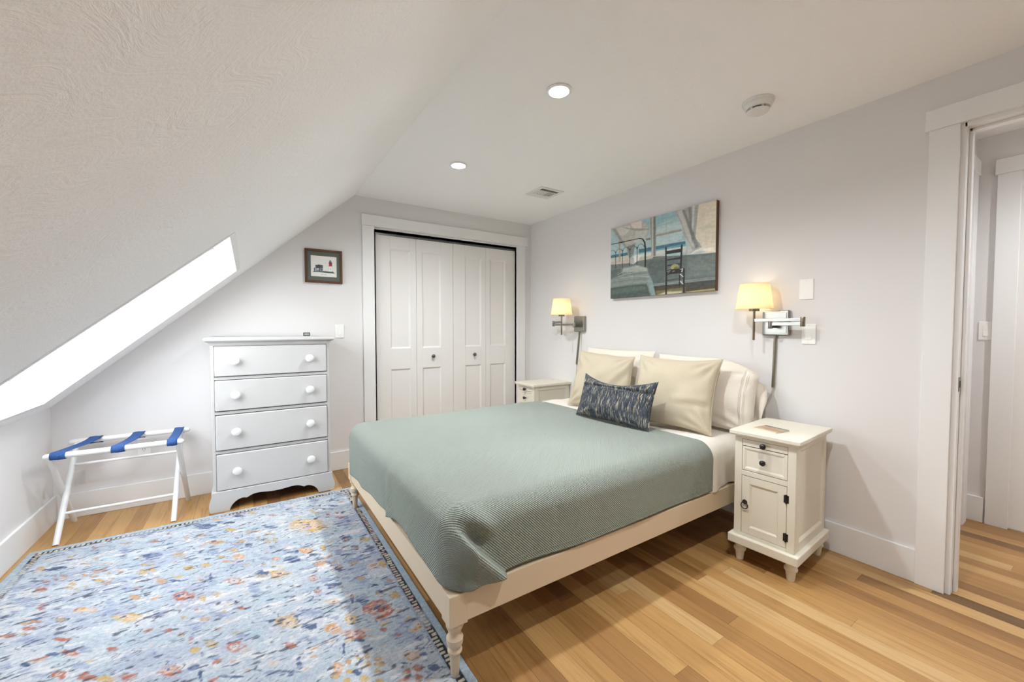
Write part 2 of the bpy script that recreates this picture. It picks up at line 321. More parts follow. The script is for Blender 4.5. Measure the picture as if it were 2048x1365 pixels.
RUG = 'g -911 3027 19 -12 5 -19;o -729 2957 18 -12 4 -18;o -706 3002 13 -9 4 -19;r -793 2884 14 -9 4 -17;r -830 2901 11 -7 3 -12;r -848 2858 15 -9 4 -14;r -809 2849 11 -7 3 -10;n -840 2991 36 -23 4 -15;n -869 2989 27 -18 3 -12;n -897 2895 19 -12 4 -12;g -731 2725 15 -10 4 -14;g -730 2762 14 -9 4 -16;o -705 2829 14 -9 4 -16;g -663 2787 17 -12 2 -12;o -668 2841 14 -9 3 -14;o -637 2837 11 -7 4 -18;g -609 2776 11 -6 3 -11;o -597 2686 17 -11 4 -17;g -665 2687 10 -7 2 -11;g -631 2726 17 -11 3 -13;o -567 2781 12 -9 5 -27;g -588 2722 11 -7 2 -9;g -698 2689 14 -8 3 -10;r -840 2783 25 -16 5 -18;s -858 2686 51 -33 12 -40;s -919 2760 24 -16 10 -32;s -876 2626 19 -12 4 -14;r -780 2587 16 -11 3 -12;or -618 2471 40 -26 5 -20;g -683 2444 17 -11 6 -23;s -616 2400 22 -15 3 -14;gr -457 2314 43 -28 5 -32;s -507 2385 42 -28 7 -35;s -544 2480 16 -10 8 -37;s -462 2394 35 -22 3 -18;o -453 2463 24 -15 2 -15;r -779 2446 22 -14 4 -14;r -830 2429 27 -17 4 -12;o -807 2499 30 -19 3 -9;o -772 2491 19 -12 4 -13;r -642 2290 28 -19 4 -14;n -597 2274 11 -8 2 -8;s -716 2332 27 -18 5 -17;s -760 2357 31 -20 5 -17;rr -590 2175 20 -13 5 -19;r -461 2112 16 -11 2 -12;s -514 2181 14 -9 4 -19;s -545 2164 24 -16 4 -17;n -643 2202 21 -14 3 -12;n -706 2184 16 -11 4 -14;p -681 2195 24 -16 4 -14;s -762 2214 19 -12 8 -24;s -750 2164 15 -10 5 -16;s -533 2067 26 -17 4 -17;rr -588 2058 22 -14 5 -19;r -500 1988 24 -16 4 -20;g -433 1934 29 -20 4 -18;r -377 1907 30 -19 4 -19;s -649 2093 31 -21 4 -12;w -702 2552 38 -26 5 -19;w -638 2117 29 -19 4 -16;w -897 2671 39 -25 9 -28;w -493 2239 28 -19 4 -21;l -818 2908 40 -26 7 -24;l -694 2923 54 -36 7 -31;l -544 2870 56 -36 11 -64;l -543 2258 32 -21 7 -31;l -613 2150 42 -27 7 -27;t -331 2801 33 -22 4 -33;g -444 2782 11 -8 2 -18;g -432 2703 11 -7 2 -19;o -172 2851 36 -23 1 -16;s -180 2733 23 -15 2 -35;g -94 2702 24 -16 0 -15;or -68 2608 26 -17 0 -31;g -203 2602 19 -13 1 -21;g -277 2615 24 -16 1 -16;o -141 2647 15 -10 0 -10;n -445 2876 26 -17 3 -26;p -379 2551 26 -16 3 -19;s -326 2474 35 -23 2 -18;rv -75 2357 32 -21 1 -27;rv -271 2357 32 -21 3 -33;g -199 2293 15 -10 1 -22;g -147 2289 17 -11 1 -18;r -131 2209 8 -6 0 -10;g -94 2176 10 -6 1 -10;r -48 2112 13 -9 0 -10;r -211 2208 8 -5 1 -10;s -116 2113 22 -14 1 -23;s -199 2164 16 -11 2 -18;o -172 2112 17 -10 1 -15;g -249 2174 10 -6 1 -10;r -294 2115 14 -9 1 -12;g -246 2054 9 -6 1 -13;s -226 2119 17 -11 2 -25;s -201 2071 17 -11 1 -20;r -211 2014 9 -6 0 -6;r -129 2021 13 -9 0 -10;p -95 2051 9 -5 0 -10;g -145 1938 19 -12 1 -18;g -194 1933 16 -11 1 -17;rv -66 1868 28 -17 1 -27;n -133 1847 18 -11 1 -14;n -168 1893 6 -4 2 -18;rr -261 1865 30 -19 3 -25;n -191 1838 20 -13 2 -20;n -163 1769 5 -3 3 -29;w -8 1777 36 -23 0 -20;s -22 1769 30 -20 0 -10;gr 118 1901 37 -24 -3 -36;r 115 1759 19 -12 -1 -17;n 181 1831 17 -10 -2 -19;s 54 2502 33 -22 -1 -14;o 105 2466 19 -12 -1 -16;n 175 2411 32 -21 -3 -28;p 107 2399 20 -13 -1 -17;gr 111 2306 37 -25 -3 -39;n 40 2352 21 -14 -1 -34;t 40 2327 26 -18 -1 -16;or 246 2467 20 -13 -3 -23;p 56 1696 19 -13 -1 -14;s 16 2012 19 -13 0 -18;g -57 1945 20 -13 0 -10;s 0 2265 23 -15 -1 -31;s 3 2217 25 -16 0 -18;s -170 2415 19 -13 2 -30;n -177 2458 6 -4 3 -41;w -114 2167 46 -31 1 -41;w -189 2176 23 -15 2 -24;s -85 2524 37 -24 0 -13;n 101 1623 28 -19 0 -6;n 136 1643 8 -5 -2 -31;s 54 1648 25 -16 -1 -10;s -340 2267 23 -14 5 -33;s -265 1939 23 -15 1 -8;l -18 1914 50 -32 0 -26;l 63 2117 64 -42 -2 -33;l -122 2345 51 -33 1 -29;s -46 1926 14 -9 0 -14;n -77 1714 37 -25 0 -6;s -328 2004 14 -9 3 -20;or 249 2465 28 -19 -3 -26;g 334 2447 11 -7 -4 -30;o 291 2284 26 -17 -3 -22;p 339 2193 16 -11 -2 -14;n 368 2190 15 -10 -3 -18;n 336 2271 23 -15 -1 -9;rr 251 2168 17 -11 -2 -22;r 252 2054 15 -10 -2 -16;n 325 2052 33 -21 -4 -23;g 344 2028 10 -6 -1 -8;or 301 1935 22 -14 -2 -17;s 472 2217 28 -19 -9 -40;s 477 2146 45 -30 -8 -34;s 431 2122 35 -23 -7 -33;g 441 2197 14 -9 -4 -22;s 431 2031 37 -25 -8 -35;g 444 2037 15 -10 -3 -14;g 570 2113 20 -14 -8 -28;p 520 2128 32 -21 -9 -37;o 555 2290 9 -6 -4 -15;s 546 2277 24 -16 -10 -41;s 546 1955 21 -13 -8 -29;o 555 1950 10 -7 -3 -12;n 497 1885 18 -12 -4 -14;g 484 1880 8 -5 -3 -9;g 548 1821 17 -11 -6 -22;rr 461 1770 45 -29 -12 -48;n 464 1780 23 -15 -6 -23;r 468 1762 12 -8 -4 -15;gr 342 1780 16 -11 -6 -27;or 270 1759 27 -17 -3 -21;n 191 1825 20 -13 -3 -23;s 284 1828 21 -14 -3 -16;rr 341 1676 29 -19 -5 -23;n 344 1638 21 -14 -1 -8;p 386 1677 16 -11 -3 -11;r 440 1641 12 -8 -4 -12;s 534 1636 26 -17 -14 -41;s 507 1570 39 -25 -10 -32;s 544 1526 28 -18 -8 -20;p 553 1574 21 -14 -8 -20;gr 577 1579 16 -11 -8 -20;or 253 1542 13 -9 -4 -18;g 325 1550 11 -7 -2 -11;g 356 1544 9 -6 -3 -14;or 386 1502 13 -9 -4 -14;g 383 1476 14 -9 -3 -8;g 343 1499 13 -8 -3 -14;g 372 1445 15 -9 -2 -10;g 286 1504 14 -9 -2 -10;g 238 1507 13 -9 -2 -8;g 322 1447 15 -10 -3 -13;g 361 1409 13 -9 -3 -10;g 269 1469 10 -6 -2 -10;n 308 1482 14 -9 -3 -18;o 290 1551 7 -5 -2 -10;w 327 1491 19 -13 -4 -19;or 496 1450 21 -14 -8 -21;n 535 1433 13 -8 -4 -9;n 464 1428 20 -13 -1 -5;r 460 1393 11 -7 -3 -11;r 496 1383 14 -9 -5 -15;r 447 1360 11 -7 -3 -10;r 480 1344 11 -8 -5 -13;w 474 1371 8 -6 -4 -11;n 548 1352 16 -11 -6 -13;s 517 1325 6 -5 -8 -20;s 409 1890 24 -15 -6 -29;n 412 1863 20 -13 -4 -17;n 377 1911 7 -4 -6 -29;s 339 1854 16 -10 -4 -21;n 362 1576 13 -8 -5 -20;n 288 1625 4 -3 -7 -37;p 253 1688 21 -14 -1 -8;s 205 1911 45 -30 -3 -28;s 173 1763 28 -18 -2 -18;l 425 1572 41 -27 -8 -26;l 482 1959 34 -22 -8 -32;s 462 1954 5 -4 -10 -40;n 482 1959 17 -11 -1 -7;s 403 2358 34 -22 -3 -16;s 312 2118 31 -20 -1 -11;s 288 2114 17 -11 -2 -17;n 527 1468 14 -9 -2 -6;l 544 1752 31 -20 -9 -26;p -205 3212 23 -15 1 -23;o -195 3191 24 -15 1 -12;n -227 3122 42 -27 2 -22;n -146 3110 47 -31 1 -20;n -78 3180 24 -15 1 -24;g 5 3171 21 -14 0 -14;r 114 3062 17 -11 -1 -17;g -119 2992 22 -14 1 -18;p -52 3008 12 -8 0 -14;o -15 2886 15 -10 0 -15;n 99 2882 31 -20 -1 -20;gr 294 2781 83 -54 -10 -89;s 291 2757 18 -12 -2 -20;g 90 2780 27 -18 0 -12;g 72 2703 14 -10 -1 -23;g 109 2696 10 -7 -1 -27;o -177 2848 38 -25 2 -23;s -83 2781 38 -25 1 -45;g -50 2782 13 -8 0 -21;n -20 2706 18 -12 0 -22;s -183 2737 24 -15 3 -38;or -64 2603 20 -13 1 -30;o -106 2577 24 -15 1 -14;g -145 2652 13 -9 0 -10;or 250 2470 24 -15 -3 -25;g 332 2454 12 -8 -3 -28;n 277 2401 20 -13 -2 -13;or 104 2464 16 -10 -1 -15;n 182 2408 23 -15 -2 -28;o 307 2292 22 -14 -2 -14;s 503 2713 36 -23 -9 -49;s 485 2670 28 -18 -7 -36;n 461 2489 27 -18 -6 -31;o 455 2475 13 -9 -3 -17;g 536 3035 13 -8 -4 -18;g 351 2960 17 -11 -3 -23;g 334 3002 12 -8 -2 -18;r 421 2884 11 -8 -3 -15;r 477 2862 10 -6 -2 -12;r 480 2786 19 -13 -3 -13;n 481 2986 30 -19 -3 -17;s 544 2294 23 -15 -11 -45;o 553 2293 8 -5 -3 -13;s 133 3190 24 -16 -2 -28;s 179 3176 20 -13 -1 -28;s 232 3038 29 -19 -1 -21;g 552 2411 25 -16 -5 -20;s 400 2366 16 -10 -2 -13;n 418 2313 32 -21 -2 -9;s -257 3115 23 -15 3 -41;n -193 2923 17 -11 1 -17;s 20 2564 24 -16 0 -20;s 171 2506 28 -19 -2 -24;n 204 2485 8 -6 -2 -20;w 48 2864 27 -18 -1 -20;w 154 2928 37 -25 -1 -19;s 370 3161 21 -14 -3 -26;p 239 3120 20 -13 -1 -15;w -138 2719 20 -13 1 -22;n 433 2969 31 -20 -2 -15;o 485 2348 12 -8 -3 -13;n 484 2366 16 -11 -3 -12;r -78 2842 11 -8 0 -12;s -16 2795 22 -14 0 -17;g 442 2209 15 -10 -4 -17;s 439 2239 24 -15 -7 -34;g -462 2774 27 -17 3 -16;g -465 2699 21 -14 4 -27;g -432 2702 15 -10 3 -18;n -468 2870 32 -21 4 -26;s -437 2855 24 -16 3 -22;t -338 2795 28 -18 4 -36;r -478 3059 21 -13 3 -20;s -550 3178 26 -17 4 -25;s -511 3176 18 -11 3 -19;p -347 2718 15 -10 2 -14;g -276 2616 19 -13 2 -16;s -286 2688 15 -11 3 -35;o -254 2996 19 -13 1 -18;o -325 3006 12 -8 1 -15;n -275 3150 42 -27 3 -31;s -594 3020 25 -16 7 -36;s -684 3133 29 -19 3 -15;r -741 3148 20 -13 3 -13;o -374 2551 22 -14 3 -23;w -578 2796 34 -23 4 -21;w -726 2938 23 -15 4 -17;s -488 2658 37 -23 2 -13;s -683 2864 30 -19 2 -10;s -504 2572 21 -13 3 -17;s -891 3188 24 -16 4 -15;n -658 2753 11 -7 2 -9;l -648 2973 48 -31 10 -45;l -740 3054 24 -16 8 -36;p -903 3110 20 -12 4 -14;o -612 3119 21 -14 2 -10;s -843 3183 16 -11 3 -13;n -325 2527 22 -15 2 -9'
PAINT = 'P 108 118 114 1 0 -24 -70 1014 -42 1016 1081 -24 1033|P 170 196 198 1 0 -24 -45 1014 -42 1015 595 749 552 479 506 -24 506|P 184 206 206 1 6 496 140 730 140 730 357 496 383|P 150 184 194 1 6 496 8 681 4 681 72 496 118|P 158 188 196 1 6 346 3 435 -1 436 133 346 129|P 72 114 134 1 0 319 376 756 387 760 421 319 422|P 100 160 175 1 3 319 422 760 421 760 447 479 434 319 434|P 210 210 202 1 3 319 443 496 449 764 448 764 499 496 487 319 478|P 78 120 138 1 0 0 384 224 387 224 428 0 423|P 198 196 184 1 2 0 423 224 428 224 493 0 480|P 205 200 186 1 2 409 480 462 480 764 468 764 509 479 502 410 508|P 196 186 170 1 2 0 480 224 487 462 494 462 524 224 535 0 517|P 222 213 192 1 2 854 0 1008 -6 1009 584 904 576 835 445|P 205 203 178 .6 10 870 265 1002 268 1002 296 870 295|P 232 222 204 .7 14 903 50 989 43 989 254 904 246|P 150 152 145 1 0 431 -1 489 -1 493 498 449 496|P 120 124 118 1 0 467 -2 483 -1 486 496 472 497|P 190 190 180 1 0 448 1 462 1 465 497 453 497|P 155 155 146 1 0 486 231 726 232 728 261 489 260|P 190 186 172 1 0 487 226 726 228 726 236 487 236|L 165 160 145 1 6 496 127 713 132|L 150 165 165 1 3 585 -2 587 222|L 160 165 160 1 3 500 59 677 70|P 120 122 118 1 2 392 257 437 256 439 285 392 280|P 186 184 178 1 4 0 2 184 3 346 3 427 132 409 226 355 268 281 272 243 391 214 491 184 318 109 209 46 82|P 214 208 200 .8 8 41 25 214 24 233 83 144 152 93 114|P 226 214 206 .9 6 224 7 346 8 346 106 262 92|P 150 148 140 .8 6 19 18 57 20 134 198 184 307 165 314 109 203|P 200 202 196 .8 8 281 132 418 139 374 262 272 281|P 140 140 134 .6 6 134 23 224 68 355 120 427 132 422 151 319 134 184 68|P 120 125 122 .8 6 184 307 281 284 262 431 219 480|P 166 160 146 1 0 93 205 116 205 116 496 99 495|P 168 168 164 1 3 661 0 777 -3 862 -1 854 131 839 371 899 503 839 516 786 563 755 548 789 454 745 320 726 191|P 196 196 190 .9 6 681 9 748 4 821 301 863 472 821 482 778 370 726 170|P 130 132 130 .9 5 777 -1 799 -3 835 385 814 420 792 232|P 205 205 198 .9 5 813 -2 833 -1 822 301 807 256|P 120 122 120 .8 5 726 15 748 15 870 484 842 495|P 200 205 200 .8 6 749 321 785 412 821 512 786 555 767 551 785 453|P 224 221 208 1 5 786 557 839 516 897 495 1002 498 1006 578 911 570 835 571|P 246 238 222 .9 8 904 514 983 516 996 567 918 549|P 180 196 200 .8 5 786 557 884 527 918 554 835 571|P 98 108 105 1 8 392 538 756 554 1009 582 1009 851 462 853|P 122 132 128 .7 20 778 584 996 591 996 811 779 819|P 84 96 94 .7 20 392 561 579 564 579 845 462 842|L 150 158 156 1 10 462 858 1006 852|L 136 146 146 1 14 462 875 1006 870|P 70 62 46 1 2 454 883 1009 880 1010 1023 480 1016|P 120 112 72 .9 8 497 945 764 930 764 1012 497 1000|P 176 166 112 .9 6 764 986 905 974 1003 974 1003 994 779 1003|P 60 66 66 .9 8 779 901 1003 888 1003 936 779 941|P 196 190 160 .9 5 513 991 596 965 735 973 735 994 563 1006|P 226 228 222 1 4 229 547 235 472 300 433 345 462 319 515 267 558|P 170 174 172 .8 5 229 547 235 472 267 467 272 550|P 128 138 132 1 3 -13 573 144 586 281 572 392 627 427 725 462 808 492 1000 -13 1015|P 168 174 168 .9 8 144 598 300 584 410 643 410 677 144 646|P 92 104 100 .9 10 -13 583 124 588 134 681 -13 721|L 190 196 190 .9 8 83 673 185 617 328 597|L 180 186 182 .9 8 83 697 243 674 401 664|L 80 92 88 .8 8 9 724 185 688 410 700|L 196 200 196 .8 7 104 725 281 720 427 753|L 84 96 92 .8 9 9 774 214 764 427 781|L 160 170 164 .8 7 19 812 243 803 419 814|P 70 84 78 .95 10 -13 846 214 835 401 840 445 996 -13 1015|P 94 108 100 .8 14 19 875 300 857 392 878 392 912 19 937|P 130 152 152 1 3 410 779 458 808 497 1006 462 1014|L 34 34 32 1 18 0 230 144 231 319 233 355 248 378 297 386 367 387 617|L 34 34 32 1 26 124 234 159 231|L 40 40 38 1 7 60 350 60 577|L 40 40 38 1 7 139 344 139 603|L 40 40 38 1 7 222 345 222 576|L 40 40 38 1 8 302 341 300 578|L 40 40 38 1 7 0 324 19 316 41 327 60 362 78 323 98 312 124 328 139 362 154 323 179 311 206 330 222 369 238 326 262 311 286 331 302 370 314 321 342 308 369 335 383 378|L 28 24 24 1 16 587 421 590 717|L 28 24 24 1 18 728 427 721 707|P 34 30 30 1 0 593 465 723 467 723 508 593 505|P 34 30 30 1 0 599 569 716 567 716 587 599 585|P 34 30 30 1 0 602 639 716 639 716 656 602 655|P 160 158 98 1 2 631 681 639 651 666 637 697 649 704 683 689 707 643 705|P 96 92 50 .8 4 658 702 666 677 689 670 701 688 682 706|P 30 26 26 1 0 586 711 627 697 746 703 755 728 735 756 595 756|L 214 210 196 1 9 602 721 627 713|L 220 216 204 1 8 651 727 666 721|L 220 216 204 1 12 720 712 738 710 731 745|L 214 210 196 1 7 603 739 619 733|L 28 24 24 1 18 594 729 593 1003|L 28 24 24 1 18 748 712 751 1000|L 28 24 24 1 14 714 737 714 909|L 34 30 30 1 16 599 826 708 824|L 34 30 30 1 16 600 907 712 903|L 34 30 30 1 14 714 831 746 827|L 214 214 206 1 12 716 769 742 803|L 214 214 206 1 10 718 852 742 891|L 40 30 24 .9 5 910 973 918 966 925 976 933 969 945 976'
LIGHT = 'P 228 228 224 1 0 -275 -209 1225 -392 1290 1240 -254 1351|P 74 84 88 1 0 43 803 89 758 465 724 677 735 852 719 944 821 641 819 296 799|P 96 118 84 .9 3 295 762 600 742 872 734 796 794 372 785|P 92 92 98 1 0 166 463 458 450 462 605 170 609|P 70 72 80 1 0 157 457 363 427 468 449 459 479 167 508|P 140 142 146 1 0 179 608 462 595 466 754 182 756|P 110 112 118 1 0 101 616 159 570 163 758 103 756|P 40 40 46 1 0 233 513 271 509 272 577 235 580|P 40 40 46 1 0 308 505 331 503 337 754 314 756|P 225 225 225 1 0 217 628 292 621 293 666 218 673|P 60 60 66 1 0 387 646 425 642 427 711 389 715|P 40 40 40 1 0 269 423 306 419 308 483 270 486|P 236 236 232 1 0 693 479 828 466 853 731 683 741|L 120 120 124 1 4 693 479 683 741|L 120 120 124 1 4 828 466 853 731|P 60 60 66 1 0 747 590 774 587 775 626 748 629|P 172 44 58 1 0 703 306 827 298 832 468 697 479|P 210 90 96 .8 3 713 317 742 314 743 463 712 466|P 36 44 50 1 0 679 277 845 273 831 302 696 312|P 46 56 62 1 0 720 225 801 223 795 278 729 281|P 220 226 226 1 0 743 229 782 229 779 253 748 251|P 36 44 50 1 0 701 229 757 164 820 212|L 60 60 60 1 4 757 164 756 136|L 110 110 116 .8 5 532 358 570 343|L 110 110 116 .8 4 485 383 498 373|L 110 110 116 .8 4 545 291 603 294|L 110 112 116 .8 5 524 755 550 677 600 742|L 80 80 84 1 7 384 899 470 899|L 80 80 84 1 6 390 917 459 913|L 80 80 84 1 7 505 900 615 905|L 80 80 84 1 6 513 923 596 921'

# ================================================================ THE SETTING
T = .12
# closet opening and doorway
CX0, CX1, CZ = .985, 2.532, 2.128
DY0, DY1, DZ = -.42, .428, 2.172
# --- floor: subfloor slab + oak planks running along the head wall
HX = 3.92                                        # far wall of the hallway
floor = struct(bx('floor', XK-T, HX+T, YF-T, YB+.75, -.06, -.014, M['sub']), 'warm oak strip floor running along the head wall', 'floor')
rnd = random.Random(11); PW = .083; row = 0; x = XK; nplank = 0
unit = MB().box(0, 1, 0, 1, -.014, 0).build('plank', M['oak']); unit_me = unit.data; bpy.data.objects.remove(unit)
while x < HX - .001:
    x1 = min(x+PW, HX)
    y_end = YB if x < XW-.004 else .60
    y = YF; first = True
    while y < y_end - .001:
        L = rnd.uniform(.55, 1.75) if not first else rnd.uniform(.25, 1.3)
        first = False
        ye = y+L
        if y_end-ye < .3: ye = y_end
        o = bpy.data.objects.new('plank', unit_me); COL.objects.link(o); o.parent = floor
        o.location = (x+.0004, y+.0004, 0); o.scale = (x1-x-.0008, ye-y-.0008, 1)
        nplank += 1; y = ye
    x = x1
# --- ceiling, slope with the skylight, walls
struct(bx('ceiling', XS-.02, XW+T, YF-T, YB+T, H, H+T, M['ceiling']), 'flat white textured ceiling with recessed lights', 'ceiling')
U = Vector((XK-XS, 0, HK-H)); SL = U.length; U.normalize(); NOUT = Vector((-(H-HK), 0, XS-XK)).normalized()   # down-slope, outward
def SP(s, y, d=0): p = Vector((XS, y, H)) + U*s + NOUT*d; return (p.x, p.y, p.z)
def slope_s(x): return (XS-x)/(XS-XK)*SL
SKY = [(2.12, 3.385, slope_s(-.055), slope_s(-.985))]
SKD = .26
mb = MB()
ys = sorted([YF-T, YB+T] + [v for k in SKY for v in k[:2]]); ss = [-.02, SKY[0][2], SKY[0][3], SL+.1]
for i in range(len(ys)-1):
    for j in range(3):
        if j == 1 and any(abs(ys[i]-k[0]) < 1e-6 for k in SKY): continue
        mb.prism([SP(ss[j], ys[i]), SP(ss[j], ys[i+1]), SP(ss[j+1], ys[i+1]), SP(ss[j+1], ys[i])], NOUT*.05)
struct(mb.build('ceiling_slope', M['slope']), 'steep sloping ceiling with brushed plaster texture', 'ceiling')
for i, (y0, y1, s0, s1) in enumerate(SKY):
    w = struct(empty('window_%d' % (i+1), SP(s1, (y0+y1)/2)), 'skylight set in the sloped ceiling above the luggage rack', 'skylight')
    w['kind'] = 'structure'
    def part(name, pts, vec, mat, bevel=0):
        m = MB().prism(pts, vec); o = m.build(name, mat, w, bevel=bevel); o.matrix_parent_inverse = Matrix.Translation(-Vector(w.location)); return o
    t = .03; D = SKD
    part('reveal', [SP(s0, y1-.004, -.001), SP(s1, y1-.004, -.001), SP(s1, y1-.004, D), SP(s0, y1-.004, D)], (0, t, 0), M['trim'])
    part('reveal', [SP(s0, y0+.004, -.001), SP(s1, y0+.004, -.001), SP(s1, y0+.004, D), SP(s0, y0+.004, D)], (0, -t, 0), M['trim'])
    part('reveal', [SP(s0+.004, y0, -.001), SP(s0+.004, y1, -.001), SP(s0+.004, y1, D), SP(s0+.004, y0, D)], -U*t, M['trim'])
    part('reveal', [SP(s1-.004, y0, -.001), SP(s1-.004, y1, -.001), SP(s1-.004, y1, D), SP(s1-.004, y0, D)], U*t, M['trim'])
    f = .045
    part('sash', [SP(s0, y1-f, D-.06), SP(s1, y1-f, D-.06), SP(s1, y1, D-.06), SP(s0, y1, D-.06)], NOUT*.05, M['trim'])
    part('sash', [SP(s0, y0, D-.06), SP(s1, y0, D-.06), SP(s1, y0+f, D-.06), SP(s0, y0+f, D-.06)], NOUT*.05, M['trim'])
    part('sash', [SP(s0, y0, D-.06), SP(s0, y1, D-.06), SP(s0+f, y1, D-.06), SP(s0+f, y0, D-.06)], NOUT*.05, M['trim'])
    part('sash', [SP(s1-f, y0, D-.06), SP(s1-f, y1, D-.06), SP(s1, y1, D-.06), SP(s1, y0, D-.06)], NOUT*.05, M['trim'])
    part('pane', [SP(s0+f, y0+f, D-.035), SP(s1-f, y0+f, D-.035), SP(s1-f, y1-f, D-.035), SP(s0+f, y1-f, D-.035)], NOUT*.004, M['glass'])
    # thin corner bead round the opening, proud of the plaster
    for a in ([SP(s0-.02, y0-.02), SP(s1+.02, y0-.02), SP(s1+.02, y0), SP(s0-.02, y0)],):
        part('corner_bead', a, -NOUT*.003, M['slope'])
    c = SP((s0+s1)/2, (y0+y1)/2, D-.005); q = (-NOUT).to_track_quat('-Z', 'Y')
    portal(c, q.to_euler(), y1-y0, y1-y0)

def poly_wall(name, pts, vec, label):
    return struct(MB().prism(pts, vec).build(name, M['wall']), label, 'wall')
def gable(y): return [(XK, y, -.05), (XW, y, -.05), (XW, y, H), (XS, y, H), (XK, y, HK)]
mb = MB()
for p in ([(XK-T, -.05), (CX0, -.05), (CX0, H+T), (XS-.05, H+.02), (XK-T, HK-.05)], [(CX0, CZ), (CX1, CZ), (CX1, H+T), (CX0, H+T)], [(CX1, -.05), (XW+T, -.05), (XW+T, H+T), (CX1, H+T)]):
    mb.prism([(a, YB, b) for a, b in p], (0, T, 0))
struct(mb.build('wall_back', M['wall']), 'warm grey end wall around the closet, cut by the roof slope', 'wall')
poly_wall('wall_front', [(XK-T, YF, -.05), (XW+T, YF, -.05), (XW+T, YF, H+T), (XS-.05, YF, H+.02), (XK-T, YF, HK-.05)], (0, -T, 0), 'plain wall behind the viewer')
mb = MB().box(XW, XW+T, DY1, YB+T, -.05, H+T).box(XW, XW+T, YF-T, DY0, -.05, H+T).box(XW, XW+T, DY0, DY1, DZ, H+T)
struct(mb.build('wall_right', M['wall']), 'warm grey head wall behind the bed, with the doorway', 'wall')
struct(bx('wall_left', XK-T, XK, YF-T, YB+T, -.05, HK+.02, M['wall']), 'low knee wall under the sloped ceiling', 'wall')
# --- closet interior
mb = MB().box(CX0-.3, CX1+.3, YB+.66, YB+.70, -.05, H+.1).box(CX0-.34, CX0-.3, YB+T, YB+.7, -.05, H+.1).box(CX1+.3, CX1+.34, YB+T, YB+.7, -.05, H+.1).box(CX0-.3, CX1+.3, YB+T, YB+.7, H+.05, H+.1)
struct(mb.build('wall_closet', M['wall']), 'inside of the closet behind the bifold doors', 'wall')
# --- hallway beyond the doorway
HL = .56
mb = MB().box(HX, HX+T, -1.6, HL+T, -.05, 2.6)
struct(mb.build('wall_hall_end', M['wall']), 'hallway wall facing the doorway', 'wall')
struct(bx('wall_hall_side', XW+T, HX, HL, HL+T, -.05, 2.6, M['wall']), 'hallway side wall with a cased door', 'wall')
mb = MB().box(XW+T, HX, -1.6-T, -1.6, -.05, 2.6).box(XW, XW+T, -1.6-T, YF-T, -.05, 2.6)
struct(mb.build('wall_hall_near', M['wall']), 'hallway wall out of sight', 'wall')
struct(bx('ceiling_hall', XW+T, HX+T, -1.6-T, HL+T, 2.45, 2.6, M['ceiling']), 'hallway ceiling', 'ceiling')
# hall subfloor continues south of the room
struct(bx('floor_hall', XW, HX, -1.6, YF, -.05, 0, M['oak']), 'oak floor of the hallway out of sight', 'floor')
# --- baseboards
def baseboard(name, boxes, label):
    mb = MB()
    for b in boxes: mb.box(*b)
    return struct(mb.build(name, M['trim'], bevel=.003), label, 'baseboard')
BT, BH = .015, .163
baseboard('baseboard_left', [(XK, XK+BT, YF, YB, 0, BH)], 'tall white baseboard along the knee wall')
baseboard('baseboard_back', [(XK+BT, CX0-.115, YB-BT, YB, 0, BH)], 'tall white baseboard behind the dresser')
baseboard('baseboard_right', [(XW-BT, XW, DY1+.112, YB, 0, BH)], 'tall white baseboard under the head wall')
baseboard('baseboard_hall', [(HX-BT, HX, .477, HL, 0, BH)], 'white baseboard at the end of the hallway')
# --- closet casing, jamb, bifold doors
tr = struct(empty('trim_1', (CX0, YB, 0)), 'white flat casing around the closet opening', 'trim'); tr.location = (0, 0, 0)
yc = YB-.02
bx('casing_leg', .868, CX0-.015, yc, YB, 0, 2.163, M['trim'], tr, .002)
bx('casing_leg', CX1-.005, 2.636, yc, YB, 0, 2.163, M['trim'], tr, .002)
bx('casing_head', .862, 2.662, yc-.006, YB, 2.163, 2.262, M['trim'], tr, .002)
bx('jamb', CX0-.016, CX0, YB, YB+T, 0, CZ+.016, M['trim'], tr); bx('jamb', CX1, CX1+.016, YB, YB+T, 0, CZ+.016, M['trim'], tr)
bx('jamb_head', CX0, CX1, YB, YB+T, CZ, CZ+.016, M['trim'], tr)
d1 = struct(empty('door_1'), 'white four leaf bifold closet doors with small round knobs', 'closet door')
bx('track', CX0, CX1, YB+.030, YB+.056, CZ-.020, CZ, M['knobgrey'], d1)
lw = (CX1-CX0-.012)/4
